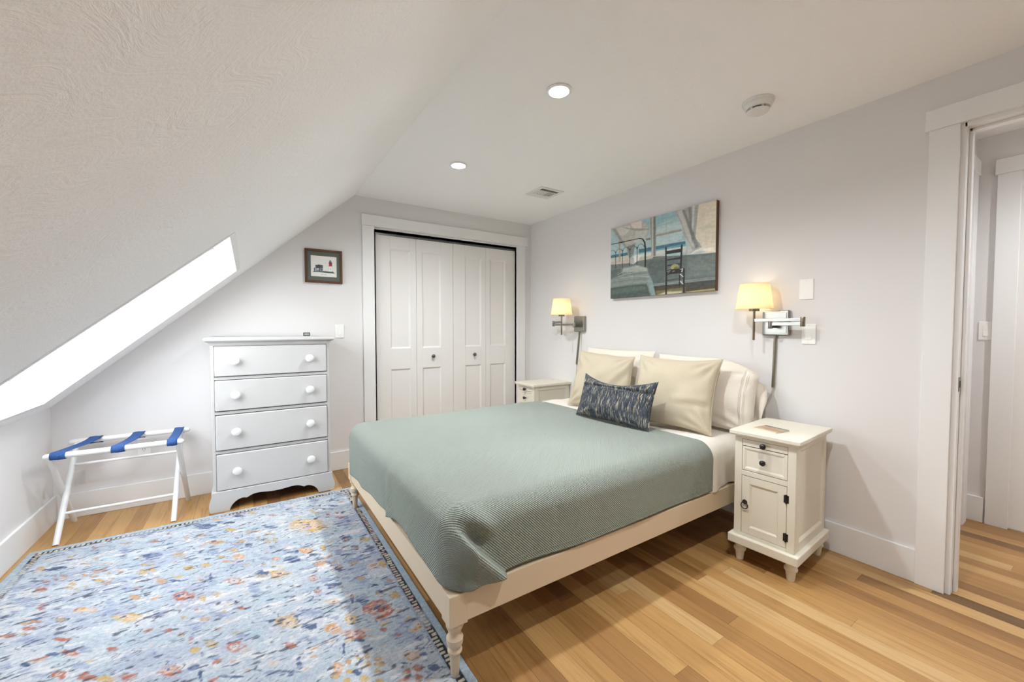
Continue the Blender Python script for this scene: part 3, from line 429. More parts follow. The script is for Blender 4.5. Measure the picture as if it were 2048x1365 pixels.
def leaf(x0, x1, knob, a, b):
    o = MB(); y0, y1 = YB+.028, YB+.058; z0, z1 = .012, 2.105
    zs = [z0, .16, .853, 1.05, 1.986, z1]
    px0, px1 = a, b
    o.box(x0, px0, y0, y1, z0, z1); o.box(px1, x1, y0, y1, z0, z1)
    for zz in ((z0, .16), (.853, 1.05), (1.986, z1)): o.box(px0, px1, y0, y1, *zz)
    L = o.build('door_leaf', M['door'], d1, bevel=.0015)
    for zz in ((.16, .853), (1.05, 1.986)):
        m = MB(); e = .014     # bevelled sticking round a flat recessed panel
        q = [(px0, y0+.001, zz[0]), (px1, y0+.001, zz[0]), (px1, y0+.001, zz[1]), (px0, y0+.001, zz[1])]
        r = [(px0+e, y0+.011, zz[0]+e), (px1-e, y0+.011, zz[0]+e), (px1-e, y0+.011, zz[1]-e), (px0+e, y0+.011, zz[1]-e)]
        m.add(q+r, [(0,1,5,4),(1,2,6,5),(2,3,7,6),(3,0,4,7),(4,5,6,7)]); m.build('panel', M['door'], L)
    if knob:
        MB().lathe([(.004, -.001), (.010, 0), (.010, -.004), (.007, -.010), (.012, -.016), (.019, -.024), (.019, -.028), (.012, -.033), (.003, -.034)], (knob, y0, .966), 'y').build('knob', M['knobgrey'], d1, smooth=40)
    bx('pivot_pin', x0+.02, x0+.032, y0+.006, y0+.018, z1, CZ-.018, M['plastic'], L)
    return L
E_ = [CX0+.003, 1.377, 1.766, 2.150, CX1-.003]
leaf(E_[0]+.001, E_[1]-.001, None, 1.124, 1.316); leaf(E_[1]+.001, E_[2]-.0015, 1.54, 1.437, 1.631)
leaf(E_[2]+.0015, E_[3]-.001, 2.003, 1.902, 2.093); leaf(E_[3]+.001, E_[4]-.001, None, 2.203, 2.398)
# --- bedroom doorway: casing, jamb and strike
tr = struct(empty('trim_2'), 'white flat casing and jamb of the bedroom doorway', 'trim')
xc = XW-.020
bx('casing_leg', xc, XW, DY1+.012, DY1+.112, 0, 2.172, M['trim'], tr, .002)
bx('casing_head', xc-.006, XW, DY0-.13, DY1+.126, 2.172, 2.266, M['trim'], tr, .002)
bx('casing_leg', xc, XW, DY0-.112, DY0-.012, 0, 2.172, M['trim'], tr, .002)
bx('jamb', XW-.002, XW+T+.002, DY1-.006, DY1+.012, 0, DZ, M['trim'], tr); bx('jamb', XW-.002, XW+T+.002, DY0-.012, DY0+.006, 0, DZ, M['trim'], tr)
bx('jamb_head', XW-.002, XW+T+.002, DY0, DY1, DZ-.018, DZ, M['trim'], tr)
bx('door_stop', XW+.045, XW+.085, DY1-.018, DY1-.006, 0, DZ-.018, M['trim'], tr, .002)
bx('door_stop', XW+.045, XW+.085, DY0, DY1, DZ-.030, DZ-.018, M['trim'], tr, .002)
st = bx('strike_plate', XW+.008, XW+.038, DY1-.0085, DY1-.006, .955, 1.02, M['nickel'], tr); bx('strike_hole', XW+.016, XW+.030, DY1-.0095, DY1-.0085, .972, 1.003, M['dark'], st)
# casing on the hallway side of the same wall is out of sight; hallway doors:
tr = struct(empty('trim_3'), 'white casing of the door on the hallway side wall', 'trim')
bx('casing_leg', 3.755, 3.855, HL-.02, HL, 0, 2.203, M['trim'], tr, .002); bx('casing_head', 2.95, 3.875, HL-.026, HL, 2.203, 2.292, M['trim'], tr, .002)
bx('jamb', 3.735, 3.755, HL-.01, HL, 0, 2.203, M['trim'], tr)
bx('casing_leg', 2.97, 3.07, HL-.02, HL, 0, 2.203, M['trim'], tr, .002)
struct(bx('door_3', 3.07, 3.735, HL-.006, HL-.001, .01, 2.2, M['door']), 'closed white door on the hallway side wall', 'door')
tr = struct(empty('trim_4'), 'white casing at the end of the hallway', 'trim')
bx('casing_leg', HX-.02, HX, .376, .470, 0, 2.195, M['trim'], tr, .002); bx('casing_head', HX-.026, HX, -.55, .480, 2.195, 2.287, M['trim'], tr, .002)
bx('casing_leg', HX-.02, HX, -.55, -.456, 0, 2.195, M['trim'], tr, .002)
d4 = struct(bx('door_4', HX-.008, HX-.001, -.456, .376, .01, 2.195, M['door']), 'closed white door at the end of the hallway', 'door')

# --- recessed lights (two in view, one further along the same row, one added unseen to light the hallway)
def downlight(x, y, z, label):
    o = empty('recessed_light', (x, y, z)); tag(o, label, 'ceiling light', 'recessed ceiling lights')
    MB().lathe([(.047, -.0005), (.062, -.0005), (.064, -.004), (.060, -.008), (.050, -.009), (.047, -.006)], (0,0,0), n=40, cap=False).build('trim_ring', M['plastic'], o, smooth=40)
    MB().lathe([(.048, -.0035), (.048, -.006), (.030, -.0068), (.002, -.007)], (0,0,0), n=36).build('lens', M['lens'], o, smooth=60)
    d = bpy.data.lights.new('led', 'SPOT'); d.energy = LIGHT_DOWN; d.color = (.935, .97, 1.0); d.spot_size = math.radians(158); d.spot_blend = 1.0; d.shadow_soft_size = .045
    l = bpy.data.objects.new('led', d); COL.objects.link(l); l.parent = o; l.location = (0, 0, -.012)
    return o
downlight(1.305, 1.571, H, 'larger looking lit recessed ceiling light, nearer the viewer')
downlight(1.289, 2.671, H, 'smaller looking lit recessed ceiling light, nearer the closet')
downlight(1.30, .47, H, 'lit recessed ceiling light just above the viewer, out of frame')
downlight(3.35, -.35, 2.45, 'lit recessed ceiling light added to light the hallway, out of frame')
# --- smoke detector
o = empty('smoke_detector', (2.232, 1.083, H)); tag(o, 'round white smoke detector on the ceiling', 'smoke detector')
MB().lathe([(.002, 0), (.073, 0), (.074, -.006), (.070, -.012), (.068, -.013)], n=44).build('base', M['plastic_w'], o, smooth=35)
MB().lathe([(.067, -.012), (.066, -.020), (.060, -.034), (.055, -.038), (.040, -.038)], n=44).build('body', M['plastic_w'], o, smooth=35)
MB().lathe([(.042, -.036), (.042, -.047)], n=40).build('sensor_slot', M['black'], o, smooth=35)
c = MB().lathe([(.002, -.046), (.051, -.046), (.052, -.050), (.046, -.056), (.030, -.059), (.002, -.060)], n=44).build('cap', M['plastic_w'], o, smooth=35)
for a in range(6):
    q = a*PI/3+.35; m = MB().box(-.003, .003, .043, .052, -.047, -.037); m.build('rib', M['plastic_w'], o, rot=(0, 0, q))
MB().lathe([(.001, -.0595), (.008, -.0597), (.008, -.0612), (.001, -.0614)], (.018, .02, 0), n=16).build('test_button', M['plastic'], c)
# --- ceiling register
vx0, vx1, vy0, vy1 = 2.055, 2.300, 2.69, 2.93
o = empty('ceiling_vent', ((vx0+vx1)/2, (vy0+vy1)/2, H)); tag(o, 'small white ceiling air vent with angled louvres', 'vent')
cx, cy = (vx0+vx1)/2, (vy0+vy1)/2; hx, hy = (vx1-vx0)/2, (vy1-vy0)/2
m = MB(); i_ = .032
m.box(-hx, hx, -hy, -hy+i_, -.006, 0).box(-hx, hx, hy-i_, hy, -.006, 0).box(-hx, -hx+i_, -hy+i_, hy-i_, -.006, 0).box(hx-i_, hx, -hy+i_, hy-i_, -.006, 0)
m.build('frame', M['plastic_w'], o, bevel=.002)
bx('throat', -hx+i_, hx-i_, -hy+i_, hy-i_, -.0012, -.0004, M['ventdark'], o)
def louvre(x0, x1, y0, y1, tilt, axis):
    m = MB(); t = .0011; w = .007
    if axis == 'x':
        yc_ = (y0+y1)/2; m.prism([(x0, yc_-w*math.cos(tilt), -.0045-w*math.sin(tilt)*.5), (x0, yc_+w*math.cos(tilt), -.0045+w*math.sin(tilt)*.5), (x0, yc_+w*math.cos(tilt), -.0045+w*math.sin(tilt)*.5-t), (x0, yc_-w*math.cos(tilt), -.0045-w*math.sin(tilt)*.5-t)], (x1-x0, 0, 0))
    else:
        xc_ = (x0+x1)/2; m.prism([(xc_-w*math.cos(tilt), y0, -.0045-w*math.sin(tilt)*.5), (xc_+w*math.cos(tilt), y0, -.0045+w*math.sin(tilt)*.5), (xc_+w*math.cos(tilt), y0, -.0045+w*math.sin(tilt)*.5-t), (xc_-w*math.cos(tilt), y0, -.0045-w*math.sin(tilt)*.5-t)], (0, y1-y0, 0))
    m.build('louvre', M['plastic_w'], o)
a_, b_ = -hx+i_, hx-i_
for k in range(2): louvre(a_, b_, -hy+i_+.004+k*.019, -hy+i_+.018+k*.019, 1.1, 'x')
bx('divider', a_, b_, -hy+i_+.040, -hy+i_+.046, -.006, -.001, M['plastic_w'], o)
for k in range(4): louvre(a_+.004+k*.022, a_+.018+k*.022, -hy+i_+.046, hy-i_-.040, -1.1, 'y')
bx('divider', -.003, .003, -hy+i_+.046, hy-i_-.040, -.006, -.001, M['plastic_w'], o)
for k in range(4): louvre(.006+k*.022, .022+k*.022, -hy+i_+.046, hy-i_-.040, .2, 'y')
bx('divider', a_, b_, hy-i_-.040, hy-i_-.034, -.006, -.001, M['plastic_w'], o)
for k in range(2): louvre(a_, b_, hy-i_-.032+k*.017, hy-i_-.018+k*.017, -.3, 'x')

# --- wall plates
def plate(name, loc, rz, kind, label, cat):
    """plate in the local xz plane, facing -y"""
    o = empty(name, loc, rz); tag(o, label, cat)
    w, h = .036, .059
    b = MB().box(-w, w, -.006, 0, -h, h).build('plate', M['plastic'], o, bevel=.003)
    if kind == 'rocker':
        MB().prism([(-.017, -.0065, -.034), (.017, -.0065, -.034), (.017, -.0065, .034), (-.017, -.0065, .034)], (0, .002, 0)).build('rocker_frame', M['plastic'], o)
        MB().add([(-.0155, -.006, -.032), (.0155, -.006, -.032), (.0155, -.006, .032), (-.0155, -.006, .032), (-.0155, -.0095, -.032), (.0155, -.0095, -.032), (.0155, -.007, 0), (-.0155, -.007, 0), (.0155, -.0075, .032), (-.0155, -.0075, .032)],
                 [(4,5,6,7),(7,6,8,9),(0,1,5,4),(2,3,9,8),(1,2,8,6,5),(3,0,4,7,9)]).build('rocker', M['plastic'], o)
    if kind == 'outlet':
        for dz in (-.019, .019):
            r = MB().lathe([(.017, -.006), (.017, -.0085), (.001, -.0086)], (0, 0, dz), 'y', n=24).build('receptacle', M['plastic'], o)
            for dx in (-.006, .006): bx('slot', dx-.0012, dx+.0012, -.0092, -.0084, dz, dz+.009, M['slot'], r)
            MB().lathe([(.0025, -.0084), (.0025, -.0092)], (0, 0, dz-.008), 'y', n=10).build('ground_hole', M['slot'], r)
    for dz in ((-.048, .048) if kind != 'outlet' else (0,)):
        MB().lathe([(.003, -.006), (.003, -.0072), (.001, -.0074)], (0, 0, dz), 'y', n=10).build('screw', M['plastic_w'], o, smooth=40)
    return o
plate('blank_plate', (XW, 1.031, 1.472), -PI/2, 'blank', 'blank white wall plate above the light switch by the lamp', 'wall plate')
plate('light_switch', (XW, 1.014, 1.212), -PI/2, 'rocker', 'white rocker switch on the head wall below the blank plate', 'light switch')
plate('light_switch', (.671, YB, 1.217), 0, 'rocker', 'white rocker switch beside the closet, above the dresser corner', 'light switch')
plate('light_switch', (HX, .491, 1.229), -PI/2, 'rocker', 'white rocker switch in the hallway beyond the doorway', 'light switch')
plate('wall_outlet', (-.626, YB, .411), 0, 'outlet', 'white wall outlet behind the luggage rack', 'outlet')

# ================================================================ OBJECTS
# --- rug: woven colours on a dense pile grid
RX0, RX1, RY0, RY1, RG = -1.030, .655, .82, 3.278, .004
nx = int((RX1-RX0)/RG)+1; ny = int((RY1-RY0)/RG)+1
gx = np.linspace(RX0, RX1, nx); gy = np.linspace(RY0, RY1, ny)
n1 = vnoise(ny, nx, 14, 60, 1); n2 = vnoise(ny, nx, 5, 22, 2); n3 = vnoise(ny, nx, 2, 6, 3); n4 = vnoise(ny, nx, 30, 40, 4); n5 = vnoise(ny, nx, 9, 26, 5); n6 = vnoise(ny, nx, 9, 30, 6)
A = np.array
img = np.empty((ny, nx, 3)); img[:] = (190, 200, 211)
def lay(mask, col): 
    global img
    img = img*(1-mask[..., None]) + A(col, float)*mask[..., None]
sm = lambda v, a, b: np.clip((v-a)/(b-a), 0, 1)
lay(sm(n1*.6+n2*.4, .52, .68)*.8, (212, 216, 222)); lay(sm(n4*.5+n2*.3+n3*.2, .56, .70)*.6, (168, 175, 200))
lay(sm(n6*.55+n3*.45, .62, .72)*.85, (228, 226, 226)); lay(sm(n5*.6+n3*.4, .66, .76)*.55, (164, 188, 204))
vein = np.abs(vnoise(ny, nx, 34, 60, 7)*.7+n2*.3-.5)
lay((sm(-vein, -.016, -.004))*sm(n3+vnoise(ny, nx, 20, 20, 8), .85, 1.15)*.75, (86, 96, 124))
vein = np.abs(vnoise(ny, nx, 22, 44, 9)*.7+n2*.3-.5)
lay((sm(-vein, -.012, -.003))*sm(n3+vnoise(ny, nx, 16, 16, 10), .95, 1.2)*.75, (66, 68, 78))
pal = {'g': (214, 178, 116), 'o': (214, 164, 122), 'r': (190, 118, 98), 'n': (92, 106, 140), 's': (150, 161, 192), 'w': (230, 227, 225), 'p': (220, 202, 192), 't': (188, 176, 156), 'l': (176, 198, 210)}
streak = vnoise(ny, nx, 1.6, 9, 41)*.55+vnoise(ny, nx, 3.2, 16, 42)*.45
gate = .25+.75*sm(streak, .36, .54)
wob = (vnoise(ny, nx, 3, 5, 12)-.5)*1.1+(n3-.5)*.7
fine = vnoise(ny, nx, 1.3, 2.2, 13)
for it in RUG.split(';'):
    p = it.split(); t = p[0]; c0, c1, a0, a1, b0, b1 = [float(v)/1000 for v in p[1:]]
    ex = abs(a0)+abs(b0); ey = abs(a1)+abs(b1)
    i0, i1 = np.searchsorted(gx, [c0-1.6*ex, c0+1.6*ex]); j0, j1 = np.searchsorted(gy, [c1-1.6*ey, c1+1.6*ey])
    if i1-i0 < 1 or j1-j0 < 1: continue
    X, Y = np.meshgrid(gx[i0:i1]-c0, gy[j0:j1]-c1); det = a0*b1-a1*b0
    if abs(det) < 1e-9: continue
    P = (X*b1-Y*b0)/det; Q = (a0*Y-a1*X)/det
    r = np.sqrt(P*P+Q*Q)*.92 + wob[j0:j1, i0:i1]*.7; gt = gate[j0:j1, i0:i1]
    main = t[0]; ring = len(t) > 1
    sub = img[j0:j1, i0:i1]
    def put(mask, col):
        sub[:] = sub*(1-mask[..., None]) + A(col, float)*mask[..., None]
    soft = {'s': .75, 'l': .6, 'w': .7}.get(main, .92)
    if main in 'gor' and not ring:
        put(sm(-r, -1.22, -1.05)*sm(fine[j0:j1, i0:i1], .55, .7)*.5, (70, 68, 80))
    if ring:
        second = {'g': (232, 214, 176), 'r': (232, 206, 190), 'v': (228, 220, 214)}[t[1]]
        put(sm(-r, -1.15, -.95)*.9*gt, pal[main]); put(sm(-r, -.66, -.40)*.85, second)
        put(sm(-r, -.28, -.18)*sm(fine[j0:j1, i0:i1], .4, .6), (120, 110, 120) if main == 'g' else (110, 120, 160))
    else:
        put(sm(-r, -1.05, -.85)*soft*gt, pal[main])
rq = np.random.RandomState(77)
for k in range(420):
    cx_, cy_ = rq.uniform(RX0+.09, RX1-.09), rq.uniform(RY0+.09, RY1-.09); ex, ey = rq.uniform(.006, .020), rq.uniform(.004, .011); col = pal['goorpnnsw'[rq.randint(9)]]
    i0, i1 = np.searchsorted(gx, [cx_-2*ex, cx_+2*ex]); j0, j1 = np.searchsorted(gy, [cy_-2*ey, cy_+2*ey])
    X, Y = np.meshgrid(gx[i0:i1]-cx_, gy[j0:j1]-cy_); r = np.sqrt((X/ex)**2+(Y/ey)**2)+wob[j0:j1, i0:i1]*.8
    mk = (sm(-r, -1.1, -.8)*.8*gate[j0:j1, i0:i1])[..., None]; img[j0:j1, i0:i1] = img[j0:j1, i0:i1]*(1-mk)+A(col, float)*mk
# border: plain outer band, then a strip of small dark and cream blocks
X, Y = np.meshgrid(gx, gy); dx = np.minimum(X-RX0, RX1-X); dy = np.minimum(RY1-Y, Y-RY0); d = np.minimum(dx, dy)
along = np.where(dx < dy, Y, X)
lay((d < .034)*1., (180, 198, 212)); lay((d < .034)*sm(n3, .5, .9)*.4, (204, 212, 220))
strip = (d > .034)*(d < .068)*1.
cell = (along/.021); ci = np.floor(cell).astype(int); rr = np.random.RandomState(5).rand(4000)
fade = sm(vnoise(ny, nx, 40, 40, 21)+.25*(RX1-X < .1), .35, .65)
lay(strip*(.55+.45*fade), (66, 68, 76))
fr = cell-ci; blk = strip*(fr > .22)*(fr < .80+.1*(rr[(ci+700) % 4000]))*(np.abs(d-.051+(rr[(ci*7+900) % 4000]-.5)*.012) < .011+.005*wob)
bc = np.stack([np.where(rr[(ci*3+1500) % 4000] > .72, 206, 212), np.where(rr[(ci*3+1500) % 4000] > .72, 168, 206), np.where(rr[(ci*3+1500) % 4000] > .72, 160, 186)], -1)
img = img*(1-blk[..., None]) + bc*blk[..., None]
lay(strip*(1-fade)*.7, (196, 204, 216)); lay((d > .068)*(d < .075)*.5, (150, 164, 196))
dash = sm(streak, .60, .66)*sm(vnoise(ny, nx, 3, 7, 43), .6, .7)*(d > .07)
lay(dash*.7, (84, 88, 104))
img += ((fine-.5)*26+(np.random.RandomState(3).rand(ny, nx)-.5)*16)[..., None]
img = np.clip(img, 0, 255)
zz = .0105+(fine-.5)*.0018+(np.random.RandomState(4).rand(ny, nx)-.5)*.0016
zz[0], zz[-1], zz[:, 0], zz[:, -1] = .0015, .0015, .0015, .0015
V = np.stack([X, Y, zz], -1).reshape(-1, 3); idx = np.arange(nx*ny).reshape(ny, nx)
F = np.stack([idx[:-1, :-1], idx[:-1, 1:], idx[1:, 1:], idx[1:, :-1]], -1).reshape(-1, 4)
def grid_mesh(name, V, F):
    me = bpy.data.meshes.new(name); me.vertices.add(len(V)); me.vertices.foreach_set('co', V.astype(np.float32).ravel())
    me.loops.add(F.size); me.loops.foreach_set('vertex_index', F.astype(np.int32).ravel())
    me.polygons.add(len(F)); me.polygons.foreach_set('loop_start', np.arange(0, F.size, 4, dtype=np.int32))
    me.update(calc_edges=True); me.validate(); return me
me = grid_mesh('area_rug', V, F); set_cols(me, np_lin(img)*.82); me.materials.append(M['rug']); me.shade_smooth()
o = bpy.data.objects.new('area_rug', me); COL.objects.link(o); tag(o, 'light blue faded floral rug on the oak floor beside the bed', 'rug')

# --- bed frame
bed = empty('bed_frame', (.56, 2.078, 0)); tag(bed, 'cream painted wooden bed frame with turned legs', 'bed')
def bpart(mb, name, mat='bedpaint', **k):
    o = mb.build(name, M[mat], bed, **k); o.matrix_parent_inverse = Matrix.Translation((-.56, -2.078, 0)); return o
BY0, BY1, BX0, BX1 = 1.245, 2.911, .560, 2.66
def turned(cx, cy, z0):
    s = (.212-z0)/.212; f = lambda z: z0+z*s
    pr = [(.0125, 0), (.0145, .003), (.0175, .060), (.0195, .088), (.0205, .090), (.0255, .095), (.0265, .100), (.0255, .105), (.0205, .110), (.0205, .114), (.0245, .119), (.0285, .127), (.0300, .136), (.0290, .145), (.0305, .149), (.0280, .153), (.0235, .160), (.0215, .170), (.0225, .176), (.0245, .178), (.0225, .181), (.0280, .187), (.0315, .196), (.0310, .204), (.0280, .212)]
    m = MB(); m.lathe([(r, f(z)) for r, z in pr], (cx, cy, 0), n=32); return m
for k, (px, py, z0) in enumerate([(BX0, BY0, .0125), (BX0, BY1-.07, .0125), (BX1-.07, BY0, 0), (BX1-.07, BY1-.07, 0)]):
    leg = bpart(turned(px+.035, py+.035, z0), 'leg', smooth=50)
    m = MB().box(px, px+.07, py, py+.07, .212, .324); q = m.build('post_block', M['bedpaint'], leg, bevel=.003)
bpart(MB().box(BX0+.069, BX1-.069, BY0+.004, BY0+.044, .217, .326), 'side_rail', bevel=.002)
bpart(MB().box(BX0+.069, BX1-.069, BY1-.029, BY1-.004, .217, .323), 'side_rail', bevel=.002)
bpart(MB().box(BX0+.004, BX0+.029, BY0+.069, BY1-.069, .217, .323), 'foot_rail', bevel=.002)
bpart(MB().box(BX1-.029, BX1-.004, BY0+.069, BY1-.069, .217, .323), 'head_rail', bevel=.002)
for k in range(9):
    x0 = BX0+.12+k*.225; bpart(MB().box(x0, x0+.09, BY0+.030, BY1-.030, .268, .284), 'slat', 'sub')

# --- mattress
def rounded_box(x0, x1, y0, y1, z0, z1, r, rz, n=6):
    """stacked rounded rectangles"""
    m = MB(); rings = []
    prof = [(rz*(1-math.sin(a)), z0+rz*(1-math.cos(a))) for a in [PI/2*i/n for i in range(n+1)]] + [(rz*(1-math.cos(a)), z1-rz*(1-math.sin(a))) for a in [PI/2*i/n for i in range(n+1)]]
    vs = []; 
    for ins, z in prof:
        for (cx, cy, a0) in ((x1-r, y1-r, 0), (x0+r, y1-r, PI/2), (x0+r, y0+r, PI), (x1-r, y0+r, 3*PI/2)):
            for i in range(n+1):
                a = a0+PI/2*i/n; q = r-ins if r > ins else .001
                vs.append((cx+q*math.cos(a), cy+q*math.sin(a), z))
    k = 4*(n+1); fs = []
    for i in range(len(prof)-1):
        for j in range(k): fs.append((i*k+j, i*k+(j+1) % k, (i+1)*k+(j+1) % k, (i+1)*k+j))
    fs.append(tuple(range(k-1, -1, -1))); fs.append(tuple((len(prof)-1)*k+j for j in range(k)))
    return m.add(vs, fs)
MZ = .588
o = rounded_box(.600, 2.64, 1.290, 2.866, .284, MZ, .09, .07).build('mattress', M['mattress'], smooth=60); tag(o, 'white mattress under the sage blanket', 'mattress')

# --- cloth laid over the mattress: rounded drop on the open edges
def drape(name, x_head, x_foot, y0, y1, ztop, R, hem_foot, hem_side0, hem_side1, mat, label, cat, foot=True, disp=None, step=.009, thick=.004, relief=None):
    """x_foot/y0/y1: outer planes of the hanging cloth; hem_*: functions giving hem height"""
    ndr = 44
    xs = list(np.linspace(x_head, x_foot+(R if foot else 0), max(4, int((x_head-x_foot)/step))))
    yin = list(np.linspace(y0+R, y1-R, int((y1-y0)/step)))
    # parameter lists: (coordinate, drop fraction)
    PX = [(x, 0.) for x in xs] + ([(xs[-1], k/ndr) for k in range(1, ndr+1)] if foot else [])
    PY = [(yin[0], -k/ndr) for k in range(ndr, 0, -1)] + [(y, 0.) for y in yin] + [(yin[-1], k/ndr) for k in range(1, ndr+1)]
    V = []; UV = []
    qarc = PI*R/2
    def rlen(hz): return qarc + max(0, ztop-R-hz)
    for (x, fx) in PX:
        for (y, fy) in PY:
            n = max(fx, abs(fy))
            if n == 0: 
                p = Vector((x, y, ztop)); nr = Vector((0, 0, 1)); dirv = None; r = 0; th = 0
            else:
                sgn = 1 if fy > 0 else -1
                a = fx; b = abs(fy)
                th = (PI/4)*(b/a) if a >= b else PI/2-(PI/4)*(a/b)
                hs = hem_side0(x) if fy < 0 else hem_side1(x)
                hf = hem_foot(y)
                w = math.sin(th)**2; hz = hf*(1-w)+hs*w
                r = n*rlen(hz); dirv = Vector((-math.cos(th), sgn*math.sin(th), 0))
                if r < qarc: hh = R*math.sin(r/R); dz = R*(1-math.cos(r/R)); nr = dirv*math.sin(r/R)+Vector((0,0,math.cos(r/R)))
                else: hh = R; dz = R+(r-qarc); nr = dirv.copy()
                p = Vector((x, y, ztop-dz)) + dirv*hh
            if disp: p = p + disp(p, nr, x, y, fx, fy, r, th)
            V.append(p)
            su = x - (r*math.cos(th) if n else 0); sv = y + ((1 if fy > 0 else -1)*r*math.sin(th) if n else 0)
            UV.append((su, sv))
    ny_ = len(PY); fs = [(i*ny_+j, i*ny_+j+1, (i+1)*ny_+j+1, (i+1)*ny_+j) for i in range(len(PX)-1) for j in range(ny_-1)]
    m = MB(); m.add(V, fs); m.uv = UV
    o = m.build(name, mat, smooth=180)
    md = o.modifiers.new('cloth', 'SOLIDIFY'); md.thickness = thick; md.offset = -1
    tag(o, label, cat); return o, V, ny_, len(xs)
def ip(v, pts):
    for (a, fa), (b, fb) in zip(pts, pts[1:]):
        if v <= b:
            t = max(0, min(1, (v-a)/(b-a))); t = t*t*(3-2*t); return fa+(fb-fa)*t
    return pts[-1][1]
def g(v, c, s): return math.exp(-((v-c)/s)**2)
def disp_blanket(p, nr, x, y, fx, fy, r, th):
    k = .0022*(math.sin(7*x+3.1*y)+math.sin(4.3*y-2.2*x+1)+.7*math.sin(11*x-9*y))
    d = Vector((0, 0, 0)) + nr*k
    hang = max(0., (.605-p.z)/.25)
    if fx > 0 and th < .8:      # foot drop: soft vertical folds
        d += nr*(.016*g(y, 1.93, .035)-.008*g(y, 2.0, .04)+.007*g(y, 2.45, .10)+.006*math.sin(9*y)*.5)*hang
    if fy < 0 or (fx > 0 and y < 1.4):
        # the foot end is turned round the corner over the side as a flap with a diagonal free edge
        A_, B_ = Vector((.590, .548)), Vector((.790, .330)); e = (B_-A_).normalized(); q = Vector((p.x, p.z))-A_
        al = q.dot(e)/(B_-A_).length; dist = q.x*e.y*-1+q.y*e.x    # >0 above/right of the edge
        side = max(0., math.sin(th)) if fx > 0 else 1.
        if -.1 < al < 1.1:
            onf = 1/(1+math.exp(min(60, max(-60, dist/.0022))))     # 1 on the flap
            fadeA = min(1, max(0, (al+.05)/.25))
            w_ = min(1., side)*fadeA
            d += Vector((0, -1, 0))*(.042*onf*w_*(.30+.70*g(dist, -.012, .05)))
            d += Vector((0, 1, 0))*(.030*(1-onf)*g(dist, .022, .028)*g(al, .26, .22)*side)
            d += Vector((0, -1, 0))*(.022*g(dist, .080, .030)*g(al, .20, .20)*side)
        fr = .004*math.sin(q.dot(Vector((e.y, -e.x)))*70)*hang*g(p.x, .62, .10)*side
        d += Vector((0, -1, 0))*fr
        if fx == 0: d += Vector((0, -1, 0))*(.005*math.sin(5.2*x+.6)*hang+.003*math.sin(13*x)*hang)
    return d
bl, BV, bn, bnx = drape('blanket', 2.150, .553, 1.243, 2.910, .606, .095,
      lambda y: ip(y, [(1.24, .330), (1.5, .352), (1.75, .366), (2.0, .335), (2.2, .330), (2.55, .295), (2.9, .268)]),
      lambda x: .330+.008*min(1, max(0, (x-.56)/.3))+.003*math.sin(9*x), lambda x: .36,
      M['blanket'], 'sage green waffle weave blanket spread over the bed', 'blanket', disp=disp_blanket)
# double-stitched hem along the near side of the blanket
for jj in (1, 4):
    MB().tube([BV[i*bn+jj]+Vector((0, -.0006, 0)) for i in range(2, bnx-22, 2)], .0011, 6).build('hem_stitch', M['blanket'], bl, smooth=60)
def disp_sheet(p, nr, x, y, fx, fy, r, th):
    k = .003*(math.sin(9*x+5*y)+math.sin(14*y-6*x+1))+.002*math.sin(33*x+7*y)
    hang = max(0., (.596-p.z)/.25); d = nr*k
    if fy != 0: d += nr*(.008*math.sin(26*x+1)+.006*math.sin(47*x))*hang
    return d
drape('sheet', 2.655, 2.06, 1.258, 2.896, .5965, .085, lambda y: .35, lambda x: .330+.006*math.sin(14*x), lambda x: .34, M['sheet'],
      'white cotton sheet showing between the sage blanket and the pillows', 'sheet', foot=False, disp=disp_sheet)
# turned-down sheet edge along the top of the blanket
def disp_fold(p, nr, x, y, fx, fy, r, th): return nr*(.0015*math.sin(12*y+x*9)+.001*math.sin(31*y))
